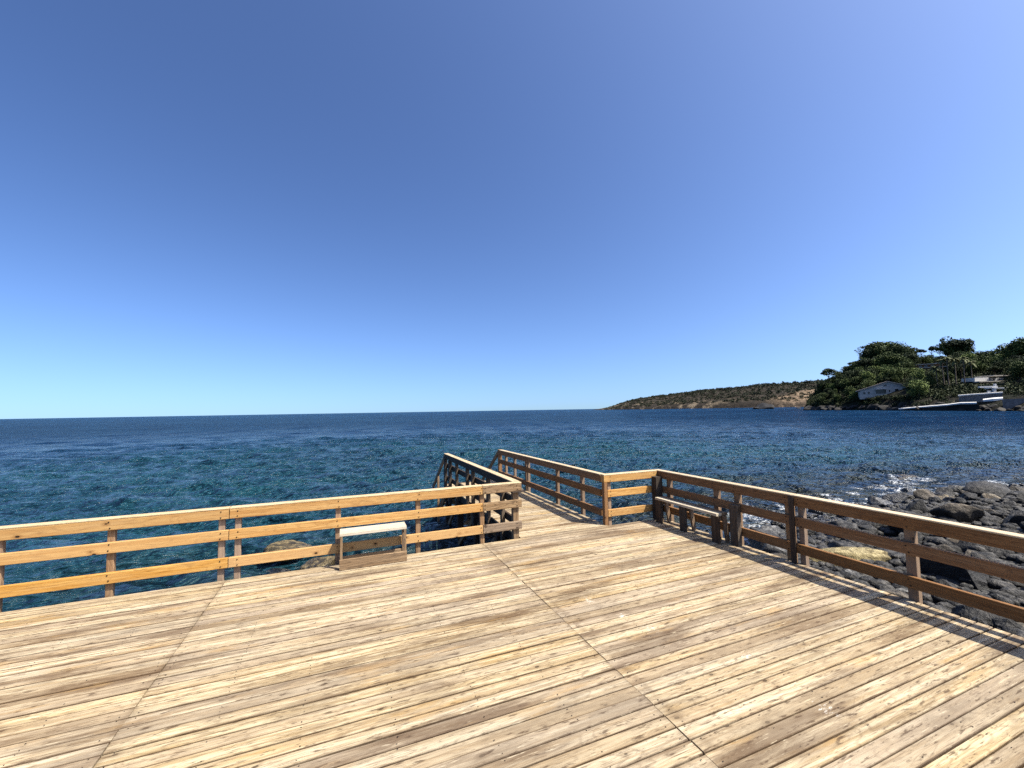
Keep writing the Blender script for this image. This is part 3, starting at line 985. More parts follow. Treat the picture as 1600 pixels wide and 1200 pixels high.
# ------------------------------------------------------------------ benches
lb = thing('wooden_bench', 'small low bench with bleached white seat in front of the left railing', 'bench', (0.39, 6.28, 0))
BX0, BX1, BY0, BY1 = -0.055, 0.825, 6.13, 6.395
beam('seat_board', (BX0, 6.197, 0.457), (BX1, 6.197, 0.457), 0.128, 0.04, M_pale, lb)
beam('seat_board', (BX0, 6.330, 0.457), (BX1, 6.330, 0.457), 0.128, 0.04, M_pale, lb)
for x in (BX0 + 0.02, BX1 - 0.02):
    post('leg', x - .016, x + .016, BY0 + 0.005, BY0 + 0.055, 0.004, 0.436, M_aged, lb)
    post('leg', x - .016, x + .016, BY1 - 0.06, BY1 - 0.005, 0.004, 0.436, M_aged, lb)
    beam('seat_bearer', (x, BY0 + 0.06, 0.40), (x, BY1 - 0.065, 0.40), 0.032, 0.06, M_aged, lb)
beam('kick_board', (BX0, BY0 - 0.012, 0.072), (BX1, BY0 - 0.012, 0.072), 0.028, 0.135, M_aged, lb)
beam('stretcher', (BX0 + 0.04, BY1 - 0.03, 0.06), (BX1 - 0.04, BY1 - 0.03, 0.06), 0.03, 0.09, M_aged, lb)

rb_ = thing('wooden_bench', 'long dark trestle bench against the right railing at the corner', 'bench', (5.43, 5.5, 0))
SX0, SX1, SY0, SY1 = 5.315, 5.56, 4.84, 6.20
beam('seat_board', (SX0 + 0.055, SY0, 0.432), (SX0 + 0.055, SY1, 0.432), 0.11, 0.04, M_pale, rb_)  # pale front board: the sunlit seat edge put into the colour
beam('seat_board', (SX0 + 0.178, SY0, 0.432), (SX0 + 0.178, SY1, 0.432), 0.11, 0.04, M_aged, rb_)  # darker rear board: the railing's shadow on the seat put into the colour
for y in (SY0 + 0.05, 5.56, SY1 - 0.06):
    post('leg', SX0 + 0.012, SX0 + 0.052, y - .07, y + .07, 0.004, 0.41, M_dark, rb_)
    beam('back_leg', (SX1 - 0.09, y - 0.05, 0.404), (SX1 - 0.03, y - 0.05, 0.012), 0.04, 0.07, M_post, rb_)
    beam('crosspiece', (SX0 + 0.056, y, 0.365), (SX1 - 0.01, y, 0.365), 0.035, 0.085, M_aged, rb_)
    beam('foot_block', (SX0 + 0.056, y, 0.045), (SX1 - 0.12, y, 0.045), 0.035, 0.07, M_aged, rb_)

# ------------------------------------------------------------------ headland on the right
HP = np.array([[1256, 276, 284, 636.5], [1268, 270, 292, 622], [1280, 262, 300, 610], [1300, 252, 310, 595], [1330, 240, 312, 580], [1360, 226, 310, 563],
               [1390, 212, 300, 558], [1430, 190, 290, 562], [1470, 178, 280, 563], [1510, 166, 272, 562], [1560, 152, 260, 562],
               [1600, 142, 250, 553], [1680, 125, 235, 548], [1800, 108, 215, 548], [1950, 95, 200, 560]], float)


def head_ground(px, t):
    ds, dc, cy = (float(np.interp(px, HP[:, 0], HP[:, i])) for i in (1, 2, 3))
    d = ds + (dc - ds) * t
    zc = at_depth(px, cy, dc).z
    if t <= 1:
        z = SEA - 0.8 + (zc - SEA) * (max(t, 0) ** 0.95) + 2.6 * (1 - math.exp(-max(t, -0.02) / 0.03)) * (1 - t)
    else:
        z = zc - 2.0 * (t - 1) * (t - 1) * 8
    q = at_depth(px, 630, d)
    return Vector((q.x, q.y, z))


def on_slope(px, py):
    """place on the headland seen at this pixel"""
    lo = None
    for i in range(0, 201):
        t = i / 200.0
        g_ = head_ground(px, t)
        if to_px(g_)[1] <= py:
            return g_, t
    return head_ground(px, 1.0), 1.0


vs, cols = [], np.arange(1256, 1951, 6.0)
ts = np.concatenate([np.array([-0.03, 0, 0.01, 0.02, 0.035, 0.05, 0.08]), np.arange(0.12, 1.9, 0.05)])
for ci, px in enumerate(cols):
    for t in ts:
        g_ = head_ground(px, t)
        bump_ = (float(fbm(g_.x * 0.09, g_.y * 0.09, 2)) - 0.5) * 3.0 * min(1, max(0, t) * 8)
        vs.append((g_.x, g_.y, g_.z + bump_))
nt_ = len(ts)
fs = [(a * nt_ + b, (a + 1) * nt_ + b, (a + 1) * nt_ + b + 1, a * nt_ + b + 1) for a in range(len(cols) - 1) for b in range(nt_ - 1)]


def land_mat(name, rockc, earth, green, gscale=0.12):
    m, nt, n, l, b = new_mat(name)
    g = G(nt)
    pos = g.node('ShaderNodeNewGeometry').outputs['Position']
    rockc, earth, green = dim(rockc, .8), dim(earth, .8), dim(green, .8)
    f = g.noise(pos, gscale, 6.0, 0.7)
    f2 = g.noise(pos, gscale * 4, 5.0, 0.7)
    col = g.mix(g.ramp(f, 0.40, 0.6), earth, green)
    col = g.mix(g.ramp(f2, 0.55, 0.7), col, rockc)
    l.new(col, b.inputs['Base Color'])
    b.inputs['Roughness'].default_value = 0.95
    b.inputs['Specular IOR Level'].default_value = 0.1
    l.new(g.bump(f2, 1.0, 2.0), b.inputs['Normal'])
    return m


M_head = land_mat('headland_earth', (0.045, 0.04, 0.032), (0.016, 0.014, 0.010), (0.012, 0.016, 0.008))
tag(link('headland', mesh_from('headland', vs, fs, M_head, True)), kind='structure')

# ------------------------------------------------------------------ distant bare hill
FP = np.array([[922, 1180, 1190, 641.0], [938, 1150, 1190, 638.4], [950, 1120, 1180, 636.2], [958, 1100, 1180, 633.8], [967, 1080, 1180, 630.5], [980, 1060, 1180, 626.5], [1000, 1030, 1170, 622.0],
               [1050, 980, 1150, 616.0], [1100, 930, 1120, 609.5], [1150, 890, 1090, 605.0], [1200, 850, 1060, 600.5], [1250, 820, 1040, 598.0], [1290, 800, 1020, 595.0], [1380, 760, 980, 592], [1500, 700, 950, 600]], float)


def hill_ground(px, t):
    ds, dc, cy = (float(np.interp(px, FP[:, 0], FP[:, i])) for i in (1, 2, 3))
    d = ds + (dc - ds) * t
    zc = at_depth(px, cy, dc).z
    if t <= 1:
        z = SEA - 1.0 + (zc - SEA) * (0.25 * (1 - math.exp(-max(t, 0) / 0.04)) + 0.75 * max(t, 0) ** 1.05) if t >= 0 else SEA - 3
    else:
        z = zc - (t - 1) ** 2 * 60
    q = at_depth(px, 630, d)
    return Vector((q.x, q.y, z))


vs, cols = [], np.arange(922, 1501, 4.0)
ts = np.concatenate([np.array([-0.04, 0.0, 0.015, 0.03, 0.06]), np.arange(0.1, 1.9, 0.05)])
for px in cols:
    for t in ts:
        g_ = hill_ground(px, t)
        amp = min(1, max(0, t) * 6) * (1 - min(1, max(0, (t - 0.7) / 0.3)) * 0.85)
        bump_ = (float(fbm(g_.x * 0.02, g_.y * 0.02, 8, 5)) - 0.5) * 16.0 * amp * min(1, max(0, (px - 940) / 90))
        vs.append((g_.x, g_.y, g_.z + bump_))
nt_ = len(ts)
fs = [(a * nt_ + b, (a + 1) * nt_ + b, (a + 1) * nt_ + b + 1, a * nt_ + b + 1) for a in range(len(cols) - 1) for b in range(nt_ - 1)]


def hill_mat():
    m, nt, n, l, b = new_mat('hill_ground')
    g = G(nt)
    pos = g.node('ShaderNodeNewGeometry').outputs['Position']
    f = g.noise(pos, 0.035, 6.0, 0.7)
    f2 = g.noise(pos, 0.14, 5.0, 0.7)
    big = g.noise(g.vadd(pos, (120.0, 40.0, 0.0)), 0.006, 3.0, 0.5)
    bare = g.mix(g.ramp(f2, 0.4, 0.62), (0.20, 0.145, 0.098), (0.08, 0.058, 0.036))
    brown = g.mix(g.ramp(f2, 0.40, 0.62), (0.034, 0.027, 0.02), (0.012, 0.011, 0.008))
    sx = g.node('ShaderNodeSeparateXYZ')
    l.new(pos, sx.inputs[0])
    along = g.ramp(sx.outputs[1], 520.0, 680.0)          # bare ground towards the near end of the hill
    k = g.math('ADD', g.math('MULTIPLY', g.math('SUBTRACT', f, 0.5), 1.6), g.math('SUBTRACT', 1.0, along))
    col = g.mix(g.ramp(k, 0.25, 0.75), brown, bare)
    low = g.math('MULTIPLY', g.math('SUBTRACT', 1.0, g.ramp(sx.outputs[2], 3.0, 17.0)), g.ramp(g.noise(pos, 0.07, 4.0, 0.7), 0.32, 0.46))
    col = g.mix(g.math('MULTIPLY', low, 0.8), col, dim((0.03, 0.025, 0.021)))
    # pale broken cliffs low on the outer part
    cl = g.math('MULTIPLY', g.ramp(g.noise(g.vadd(pos, (40.0, 7.0, 3.0)), 0.05, 5.0, 0.72), 0.50, 0.60), g.ramp(sx.outputs[1], 640.0, 720.0))
    cl = g.math('MULTIPLY', cl, g.math('SUBTRACT', 1.0, g.ramp(sx.outputs[2], 12.0, 24.0)))
    col = g.mix(g.math('MULTIPLY', cl, 0.85), col, dim((0.24, 0.19, 0.13)))
    l.new(col, b.inputs['Base Color'])
    b.inputs['Roughness'].default_value = 0.95
    b.inputs['Specular IOR Level'].default_value = 0.1
    l.new(g.bump(f2, 1.0, 4.0), b.inputs['Normal'])
    return m


tag(link('distant_hill', mesh_from('distant_hill', vs, fs, hill_mat(), True)), kind='structure')


# ------------------------------------------------------------------ plants: leaf clump builders
def leaf_quads(centres, size, r, updir=0.35):
    n_ = len(centres)
    d = r.randn(n_, 3); d[:, 2] += updir
    d /= np.linalg.norm(d, axis=1, keepdims=True)
    a = np.cross(d, r.randn(n_, 3)); a /= np.linalg.norm(a, axis=1, keepdims=True) + 1e-9
    b_ = np.cross(d, a)
    s = size * r.uniform(0.6, 1.3, (n_, 1))
    a, b_ = a * s, b_ * s * 0.7
    V = np.stack([centres - a, centres - b_ * 0.9, centres + a, centres + b_], 1).reshape(-1, 3)
    return V, np.arange(4 * n_).reshape(n_, 4)


def crown_mesh(kind, seed, mat):
    r = np.random.RandomState(seed)
    pts = []
    if kind == 'round':
        lobes = [(r.uniform(-.32, .32), r.uniform(-.32, .32), r.uniform(.35, .95), r.uniform(.18, .32)) for _ in range(16)] + [(0, 0, .6, .36)]
        for (x, y, z, q) in lobes:
            v = r.randn(170, 3); v /= np.linalg.norm(v, axis=1, keepdims=True)
            v *= q * r.uniform(0.6, 1.05, (170, 1))
            pts.append(v * (1, 1, .8) + (x, y, z))
        size = 0.037
    elif kind == 'umbrella':
        for _ in range(15):
            an, ra = r.uniform(0, 6.28), r.uniform(0, .42)
            q = r.uniform(.10, .18)
            v = r.randn(140, 3); v /= np.linalg.norm(v, axis=1, keepdims=True)
            v *= q * r.uniform(.6, 1.05, (140, 1))
            pts.append(v * (1.15, 1.15, .55) + (ra * math.cos(an), ra * math.sin(an), .80 + .14 * (1 - (ra / .42) ** 2) + r.uniform(-.05, .03)))
        size = 0.033
    else:  # bush
        for _ in range(9):
            v = r.randn(60, 3); v /= np.linalg.norm(v, axis=1, keepdims=True)
            v *= r.uniform(.16, .3) * r.uniform(.6, 1.05, (60, 1))
            pts.append(v * (1, 1, .8) + (r.uniform(-.3, .3), r.uniform(-.3, .3), r.uniform(.2, .6)))
        size = 0.06
    P = np.concatenate(pts)
    V, Fq = leaf_quads(P, size, r)
    return mesh_np(kind + '_crown', V, Fq, mat)


def tube_mesh(pts, radii, mat, seg=7):
    vs, fs = [], []
    for p, q in zip(pts, radii):
        for j in range(seg):
            a = 2 * math.pi * j / seg
            vs.append((p[0] + q * math.cos(a), p[1] + q * math.sin(a), p[2]))
    for i in range(len(pts) - 1):
        for j in range(seg):
            fs.append((i * seg + j, i * seg + (j + 1) % seg, (i + 1) * seg + (j + 1) % seg, (i + 1) * seg + j))
    return vs, fs


def trunk_mesh(kind, seed):
    r = random.Random(seed)
    top = 0.85 if kind == 'umbrella' else 0.6
    bend = (r.uniform(-.08, .08), r.uniform(-.08, .08))
    pts = [(bend[0] * (z / top) ** 2, bend[1] * (z / top) ** 2, z) for z in (-0.12, 0.0, 0.15, 0.3, 0.45, top)]
    vs, fs = tube_mesh(pts, [.05, .042, .034, .03, .025, .012], M_bark)
    for k_ in range(5):
        a = k_ * 1.35 + r.random()
        z0 = top * r.uniform(.55, .8)
        b0 = (bend[0] * (z0 / top) ** 2, bend[1] * (z0 / top) ** 2, z0)
        e = (b0[0] + .27 * math.cos(a), b0[1] + .27 * math.sin(a), z0 + .2)
        v2, f2 = tube_mesh([b0, ((b0[0] + e[0]) / 2, (b0[1] + e[1]) / 2, z0 + .08), e], [.02, .014, .006], M_bark, 5)
        o_ = len(vs)
        vs += v2; fs += [tuple(i + o_ for i in f) for f in f2]
    return mesh_from(kind + '_trunk', vs, fs, M_bark, True)


CROWN = {('round', i): crown_mesh('round', 100 + i, M_leaf) for i in range(5)}
CROWN.update({('umbrella', i): crown_mesh('umbrella', 200 + i, M_pine) for i in range(4)})
CROWN.update({('lime', i): crown_mesh('round', 300 + i, M_lime) for i in range(2)})
TRUNK = {('round', i): trunk_mesh('round', i) for i in range(3)}
TRUNK.update({('umbrella', i): trunk_mesh('umbrella', 20 + i) for i in range(3)})


def tree(kind, P, h, w, label, group, seed):
    name = {'round': 'broad_tree', 'umbrella': 'umbrella_pine', 'lime': 'light_green_tree'}[kind]
    t = thing(name, label, 'tree', P, (seed * 2.4) % 6.28, group)
    ck = [k_ for k_ in CROWN if k_[0] == kind]
    tk = [k_ for k_ in TRUNK if k_[0] == ('umbrella' if kind == 'umbrella' else 'round')]
    for nm, me in (('trunk', TRUNK[tk[seed % len(tk)]]), ('crown', CROWN[ck[seed % len(ck)]])):
        o = bpy.data.objects.new(nm, me)
        COL.objects.link(o)
        o.parent = t
        o.scale = (w, w, h)
    return t


def px_m(px_size, depth):
    return px_size * depth / F0


# houses first claim their view
KEEP = []     # (x0, y0, x1, y1, depth)

# ------------------------------------------------------------------ houses on the headland
M_wallg = simple('white_render', (0.58, 0.55, 0.50), 0.85, 0.2, 0.08, 0.6)
M_wallo = simple('terracotta_render', (0.46, 0.24, 0.13), 0.85, 0.2, 0.1, 0.6)
M_tile = simple('pale_roof_tile', (0.46, 0.38, 0.31), 0.85, 0.2, 0.15, 1.5)
M_slab = simple('pale_concrete', (0.60, 0.55, 0.47), 0.85, 0.2, 0.08, 0.8)
M_white = simple('white_paint', (0.80, 0.79, 0.76), 0.7, 0.3, 0.04, 0.8)
M_stone = simple('grey_stone_wall', (0.20, 0.195, 0.20), 0.9, 0.2, 0.22, 1.2)
M_glass = simple('dark_window_glass', (0.02, 0.024, 0.03), 0.15, 0.5, 0.1, 1.0)
M_frame = simple('window_frame_paint', (0.70, 0.69, 0.66), 0.6, 0.3, 0.05)


def boxes(lst):
    vs, fs = [], []
    for (x0, x1, y0, y1, z0, z1) in lst:
        o_ = len(vs)
        vs += [(x0, y0, z0), (x1, y0, z0), (x1, y1, z0), (x0, y1, z0), (x0, y0, z1), (x1, y0, z1), (x1, y1, z1), (x0, y1, z1)]
        fs += [tuple(i + o_ for i in f) for f in ((0, 3, 2, 1), (4, 5, 6, 7), (0, 1, 5, 4), (1, 2, 6, 5), (2, 3, 7, 6), (3, 0, 4, 7))]
    return vs, fs


def part_boxes(name, lst, mat, parent):
    vs, fs = boxes(lst)
    o = bpy.data.objects.new(name, mesh_from(name, vs, fs, mat))
    COL.objects.link(o)
    o.parent = parent
    return o


def face_cam(P):
    """rotation that turns local -y towards the deck"""
    return math.atan2(P.y, P.x) - math.pi / 2


def window(parent, x, z, w, h, y=-0.06):
    fr = part_boxes('window', [(x - w / 2, x + w / 2, y - .04, y + .05, z, z + .14), (x - w / 2, x + w / 2, y - .04, y + .05, z + h - .14, z + h), (x - w / 2, x - w / 2 + .14, y - .04, y + .05, z + .142, z + h - .142), (x + w / 2 - .14, x + w / 2, y - .04, y + .05, z + .142, z + h - .142)], M_frame, parent)
    part_boxes('pane', [(x - w / 2 + .142, x + w / 2 - .142, y - .01, y + .04, z + .142, z + h - .142)], M_glass, fr)
    return fr


# 1. gabled house
P, _t = on_slope(1381, 617.5)
dH = to_px(P)[2]
m_ = dH / F0                         # metres per photo pixel there
gh = thing('gabled_house', 'grey white gabled house low on the headland above the rocks', 'house', P, face_cam(P) + 0.12)
hw_l, hw_r = 28 * m_, 27 * m_
eave_l, eave_r, ridge, rx = 8.0 * m_, 13.5 * m_, 20.5 * m_, 6 * m_
dep = 9.0
vs = [(-hw_l, 0, -2), (hw_r, 0, -2), (hw_r, 0, eave_r), (rx, 0, ridge), (-hw_l, 0, eave_l)]
vs = vs + [(x, dep, z) for x, _, z in vs]
fs = [(0, 1, 2, 3, 4), (9, 8, 7, 6, 5), (0, 5, 6, 1), (1, 6, 7, 2), (2, 7, 8, 3), (3, 8, 9, 4), (4, 9, 5, 0)]
o = bpy.data.objects.new('wall', mesh_from('wall', vs, fs, M_wallg)); COL.objects.link(o); o.parent = gh


def roof_slab(x0, z0, x1, z1, th=0.45):
    vs = [(x0, -.9, z0 + .05), (x1, -.9, z1 + .05), (x1, dep + .5, z1 + .05), (x0, dep + .5, z0 + .05)]
    vs += [(x, y, z + th) for x, y, z in vs]
    fs = [(0, 3, 2, 1), (4, 5, 6, 7), (0, 1, 5, 4), (1, 2, 6, 5), (2, 3, 7, 6), (3, 0, 4, 7)]
    o = bpy.data.objects.new('roof', mesh_from('roof', vs, fs, M_tile)); COL.objects.link(o); o.parent = gh


sl = (ridge - eave_l) / (rx + hw_l); sr_ = (ridge - eave_r) / (hw_r - rx)
roof_slab(-hw_l - 1.2, eave_l - 1.2 * sl, rx, ridge)
roof_slab(rx + 0.004, ridge, hw_r + 1.0, eave_r - 1.0 * sr_)
part_boxes('awning', [(-9 * m_, 4 * m_, -1.6, -0.02, 9.2 * m_, 9.9 * m_)], M_white, gh)
part_boxes('porch_opening', [(-8.5 * m_, 3.5 * m_, -0.07, -0.005, 2.5 * m_, 8.6 * m_)], M_glass, gh)
window(gh, 16 * m_, 4.5 * m_, 5 * m_, 5 * m_)
window(gh, 7.5 * m_, 4.5 * m_, 2.6 * m_, 4 * m_)
window(gh, 3 * m_, 13 * m_, 5 * m_, 4 * m_)
window(gh, -22.5 * m_, 1.5 * m_, 4 * m_, 4.5 * m_)
window(gh, -17 * m_, 1.8 * m_, 3.6 * m_, 4.5 * m_)
KEEP.append((1346, 594, 1417, 619, dH))

# 2. terracotta villa higher up
P, _t = on_slope(1454, 577)
dH = to_px(P)[2]; m_ = dH / F0
tv = thing('flat_roofed_villa', 'terracotta villa with pale flat roof slabs high in the wood', 'house', P, face_cam(P))
part_boxes('wall', [(-13 * m_, 14 * m_, 0.5, 8, -3, 7.2 * m_)], M_wallo, tv)
part_boxes('roof', [(-21 * m_, 8 * m_, -1.8, 9, 7.25 * m_, 8.3 * m_), (8.02 * m_, 20 * m_, -1.2, 9, 7.6 * m_, 9.0 * m_)], M_slab, tv)
part_boxes('terrace_slab', [(-13 * m_, 3 * m_, -2.4, 0.45, 1.6 * m_, 2.7 * m_), (12 * m_, 21 * m_, -2.2, 0.45, 1.8 * m_, 3.0 * m_)], M_slab, tv)
for x in (-8, -2, 5):
    window(tv, x * m_, 3.4 * m_, 3.2 * m_, 3 * m_, 0.44)
KEEP.append((1433, 565, 1475, 579, dH))

# 3. white villa with terraces on the right
P, _t = on_slope(1545, 598)
dH = to_px(P)[2]; m_ = dH / F0
wv = thing('terraced_villa', 'white villa with stepped terraces below trees at the right', 'house', P, face_cam(P) + 0.7)
part_boxes('wall', [(-16 * m_, 3 * m_, 0, 7, 2.0 * m_, 8.0 * m_), (8 * m_, 26 * m_, 1.0, 7, -2, 7 * m_)], M_white, wv)
part_boxes('roof', [(5 * m_, 18 * m_, -1.5, 8, 9.5 * m_, 11 * m_), (22 * m_, 30 * m_, -1, 8, 9.4 * m_, 10.6 * m_)], M_slab, wv)
part_boxes('terrace_slab', [(-18 * m_, 30 * m_, -3.0, -0.01, 0.4 * m_, 1.9 * m_)], M_slab, wv)
for x in (12, 19):
    window(wv, x * m_, 2.5 * m_, 3 * m_, 4 * m_, 0.94)
KEEP.append((1526, 585, 1574, 600, dH))
P, _t = on_slope(1551, 614)
dH = to_px(P)[2]; m_ = dH / F0
gw = thing('garden_pavilion', 'small white garden pavilion with pillars below the white villa', 'pavilion', P, face_cam(P) + 0.6)
part_boxes('parapet', [(-14 * m_, 8 * m_, 0, 1.0, 8 * m_, 10.6 * m_)], M_white, gw)
part_boxes('roof', [(1 * m_, 17 * m_, -1.0, 4, 6.3 * m_, 7.9 * m_)], M_white, gw)
for x in (2.2, 14):
    part_boxes('pillar', [(x * m_ - 0.45, x * m_ + 0.45, -0.9, 0, -2, 6.25 * m_)], M_white, gw)
part_boxes('chimney', [(5 * m_, 7 * m_, 0.05, 0.9, 10.65 * m_, 14 * m_)], M_white, gw)
part_boxes('back_wall', [(3.5 * m_, 12 * m_, 3, 3.6, -2, 6.2 * m_)], M_stone, gw)
part_boxes('garden_gate', [(-6.5 * m_, -2.0 * m_, -.6, -.2, -1, 3.2 * m_)], M_white, gw)
KEEP.append((1534, 597, 1572, 616, dH))


# ------------------------------------------------------------------ waterside walls of the bay
def wall_px(name, cols_, mat, label, cat, thick=1.2, kind=None, rise=0.0):
    """cols_: (px, py_top, py_bottom, depth) ... a standing wall following those places"""
    vs, fs = [], []
    for (px, pt, pb, d) in cols_:
        a, b_ = at_depth(px, pt, d), at_depth(px, pb, d)
        back = Vector((ray(px, 630).x, ray(px, 630).y, 0)).normalized() * thick
        b_ = Vector((a.x, a.y, b_.z))
        vs += [a, b_, b_ + back, a + back + Vector((0, 0, rise))]
    for i in range(len(cols_) - 1):
        for j in range(4):
            fs.append((i * 4 + j, i * 4 + (j + 1) % 4, (i + 1) * 4 + (j + 1) % 4, (i + 1) * 4 + j))
    fs += [(3, 2, 1, 0), tuple((len(cols_) - 1) * 4 + j for j in range(4))]
    me = mesh_from(name, vs, fs, mat)
    fix_normals(me)
    return tag(link(name, me), label, cat, None, kind)


wall_px('retaining_wall', [(1498, 619.5, 634, 176), (1520, 617.5, 634, 170), (1545, 616, 634, 164), (1566, 614.5, 634, 160)], M_stone, 'grey retaining wall of the terrace above the slipway', 'wall', 1.5)
wall_px('terrace_coping', [(1497, 617.6, 619.3, 175.6), (1520, 615.6, 617.3, 169.6), (1545, 614.0, 615.8, 163.6), (1567, 612.6, 614.3, 159.6)], M_white, 'white coping along the top of the grey retaining wall', 'coping', 2.2, None, 0.14)
wall_px('sea_wall', [(1566, 624, 645, 150), (1600, 622.5, 645, 147), (1680, 619, 645, 140), (1760, 616, 645, 134)], M_stone, 'tall grey sea wall at the far right of the bay', 'wall', 2.0)
wall_px('quay_wall', [(1404, 640.2, 646, 199.6), (1440, 637.2, 646, 185.6), (1480, 634.0, 646, 171.6), (1500, 631.8, 646, 167.6), (1530, 631.4, 646, 160.6)], M_cliff, 'dark rough foot wall under the pale walkway at the waterline', 'wall', 3.4)
wall_px('sloping_walkway', [(1404, 638.6, 640.0, 199), (1440, 635.4, 637.0, 185), (1480, 632.2, 633.8, 171), (1500, 629.4, 631.6, 167), (1526, 628.8, 631.2, 161)], M_white, 'pale concrete walkway rising along the shore below the gabled house', 'walkway', 3.0, None, 0.22)
wall_px('concrete_ramp', [(1536, 625.0, 627.4, 154), (1552, 623.0, 626.6, 152), (1567, 622.0, 624.6, 151)], M_white, 'bright white concrete ramp beside the grey sea wall', 'ramp', 5.0, None, 0.45)
wall_px('stone_bank', [(1484, 631, 640, 178), (1492, 625, 640, 178), (1503, 621, 640, 177), (1512, 622, 640, 175)], rock_mat('pale_bank', (.20, .165, .11), (.40, .34, .25), (.5, .44, .33), .5, wet=False), 'pale stony bank between walkway and retaining wall', 'bank', 4.0)

# shore rocks along the headland foot
B_far = [boulder_mesh(80 + s, M_cliff, 2) for s in range(5)]
for i in range(70):
    px = 1262 + 345 * i / 70.0 + rng.uniform(-3, 3)
    t = rng.uniform(-0.015, 0.05)
    g_ = head_ground(px, t)
    d = to_px(g_)[2]
    s = rng.uniform(1.2, 3.0) * (1.0 if px < 1480 else 0.6)
    o = bpy.data.objects.new('shore_rock', rng.choice(B_far)); COL.objects.link(o)
    o.location = (g_.x, g_.y, max(SEA + 0.2, g_.z * 0.4))
    o.rotation_euler = (rng.uniform(-.3, .3), rng.uniform(-.3, .3), rng.uniform(0, 6)); o.scale = (s * 1.3, s, s * .75)
    foot = 'below the steep left point' if px < 1345 else 'below the gabled house' if px < 1410 else 'along the pale walkway' if px < 1500 else 'at the foot of the sea wall and ramp'
    tag(o, 'dark shore rock at the waterline ' + foot, 'rock', 'headland shore rocks ' + foot)
# the islet off the point, and low reef beside it
q = at_z(1196, 639.0, SEA)
for (dx, w_, h_, lab) in ((0, 17, 11, 'dark pointed islet standing in the sea off the headland'),):
    o = bpy.data.objects.new('islet', boulder_mesh(91, M_cliff, 3, 8)); COL.objects.link(o)
    o.location = (q.x, q.y, SEA - 1.0); o.rotation_euler = (0, 0, 1.0); o.scale = (w_, 8, h_ * 0.82)
    tag(o, lab, 'islet')
for (px, py, s, lab) in ((1180, 638.8, 5.0, 'low flat rock touching the left foot of the islet'), (1248, 637.6, 3.6, 'flat reef between the islet and the wooded point'), (1262, 637.5, 3.8, 'pale rock ledge at the tip of the wooded point')):
    q = at_z(px, py + 0.6, SEA)
    o = bpy.data.objects.new('reef', boulder_mesh(int(px), M_rock_beige if px > 1260 else M_cliff, 2)); COL.objects.link(o)
    o.location = (q.x, q.y, SEA + 0.2); o.scale = (s * 1.6, s, s * 0.45); o.rotation_euler = (0, 0, 0.9)
    tag(o, lab, 'reef')

# ------------------------------------------------------------------ trees of the headland
G_WOOD = 'trees of the wood on the headland'
n_t = 0


def fixed_tree(kind, px, base_py, top_py, wpx, label, depth=None, group=None):
    global n_t
    if depth is None:
        P, t = on_slope(px, base_py)
    else:
        P = at_depth(px, base_py, depth)
    d = to_px(P)[2]
    h = max(2.0, at_depth(px, top_py, d).z - P.z)
    n_t += 1
    return tree(kind, P, h, px_m(wpx, d), label, group, n_t)


fixed_tree('umbrella', 1297, 606, 576.5, 22, 'leaning umbrella pine first on the skyline at the left end of the wood')
fixed_tree('round', 1288, 612, 596, 18, 'small dark tree at the left tip of the wood under the leaning pine')
fixed_tree('round', 1303, 604, 590, 22, 'dark bushy tree under the first two skyline pines')
for (px, by_, ty, w_) in ((1306, 602, 588, 20), (1317, 598, 581, 20), (1329, 593, 574, 22), (1345, 588, 567, 24), (1352, 584, 559, 22), (1322, 604, 588, 24), (1338, 600, 580, 26)):
    fixed_tree('round', px, by_, ty, w_, 'dark round tree on the ridge between the leaning pine and the tree mound', None, 'trees of the left ridge')
fixed_tree('umbrella', 1311, 598, 582, 16, 'low umbrella pine beside the first skyline pine')
fixed_tree('umbrella', 1324, 590, 573, 13, 'small umbrella pine on the skyline below the big mound of trees')
fixed_tree('umbrella', 1341, 584, 565, 22, 'flat topped umbrella pine just left of the big mound of trees')
fixed_tree('umbrella', 1333, 590, 572, 16, 'umbrella pine under the flat topped pine left of the mound')
fixed_tree('round', 1372, 569, 538, 34, 'tall round tree forming the left shoulder of the tree mound')
fixed_tree('round', 1389, 562, 536.5, 40, 'highest round tree on top of the tree mound')
fixed_tree('round', 1408, 562, 539, 34, 'round tree on the right shoulder of the tree mound')
fixed_tree('round', 1424, 566, 544, 26, 'round tree closing the right end of the tree mound')
fixed_tree('umbrella', 1445, 563, 546, 17, 'small umbrella pine on the skyline right of the tree mound')
fixed_tree('umbrella', 1462, 562, 541.5, 14, 'narrow pine on the skyline left of the giant pine')
fixed_tree('umbrella', 1475, 562, 543, 13, 'small pine touching the giant pine on its left')
fixed_tree('round', 1496, 566, 528.5, 34, 'giant dark pine standing highest on the skyline, left half of its pair')
fixed_tree('round', 1512, 566, 531, 32, 'giant dark pine close right of the highest one on the skyline')
fixed_tree('umbrella', 1505, 566, 532, 44, 'wide spreading crown joining the two giant skyline pines')
fixed_tree('round', 1548, 570, 549, 30, 'rounded skyline tree in the dip right of the giant pines')
fixed_tree('round', 1532, 570, 553, 24, 'low skyline tree at the bottom of the dip beside the giant pines')
fixed_tree('round', 1583, 570, 539, 36, 'big round skyline tree near the right edge of the photo')
fixed_tree('round', 1603, 570, 529, 40, 'tall dark skyline tree cut by the right edge of the photo')
fixed_tree('lime', 1392, 594, 580, 22, 'yellow green bushy tree above the gabled house roof')
fixed_tree('lime', 1412, 592, 577, 26, 'yellow green tree right above the gabled house')
fixed_tree('lime', 1430, 588, 576, 22, 'light green tree below the terracotta villa')
fixed_tree('lime', 1376, 588, 573, 20, 'light green tree left above the gabled house')

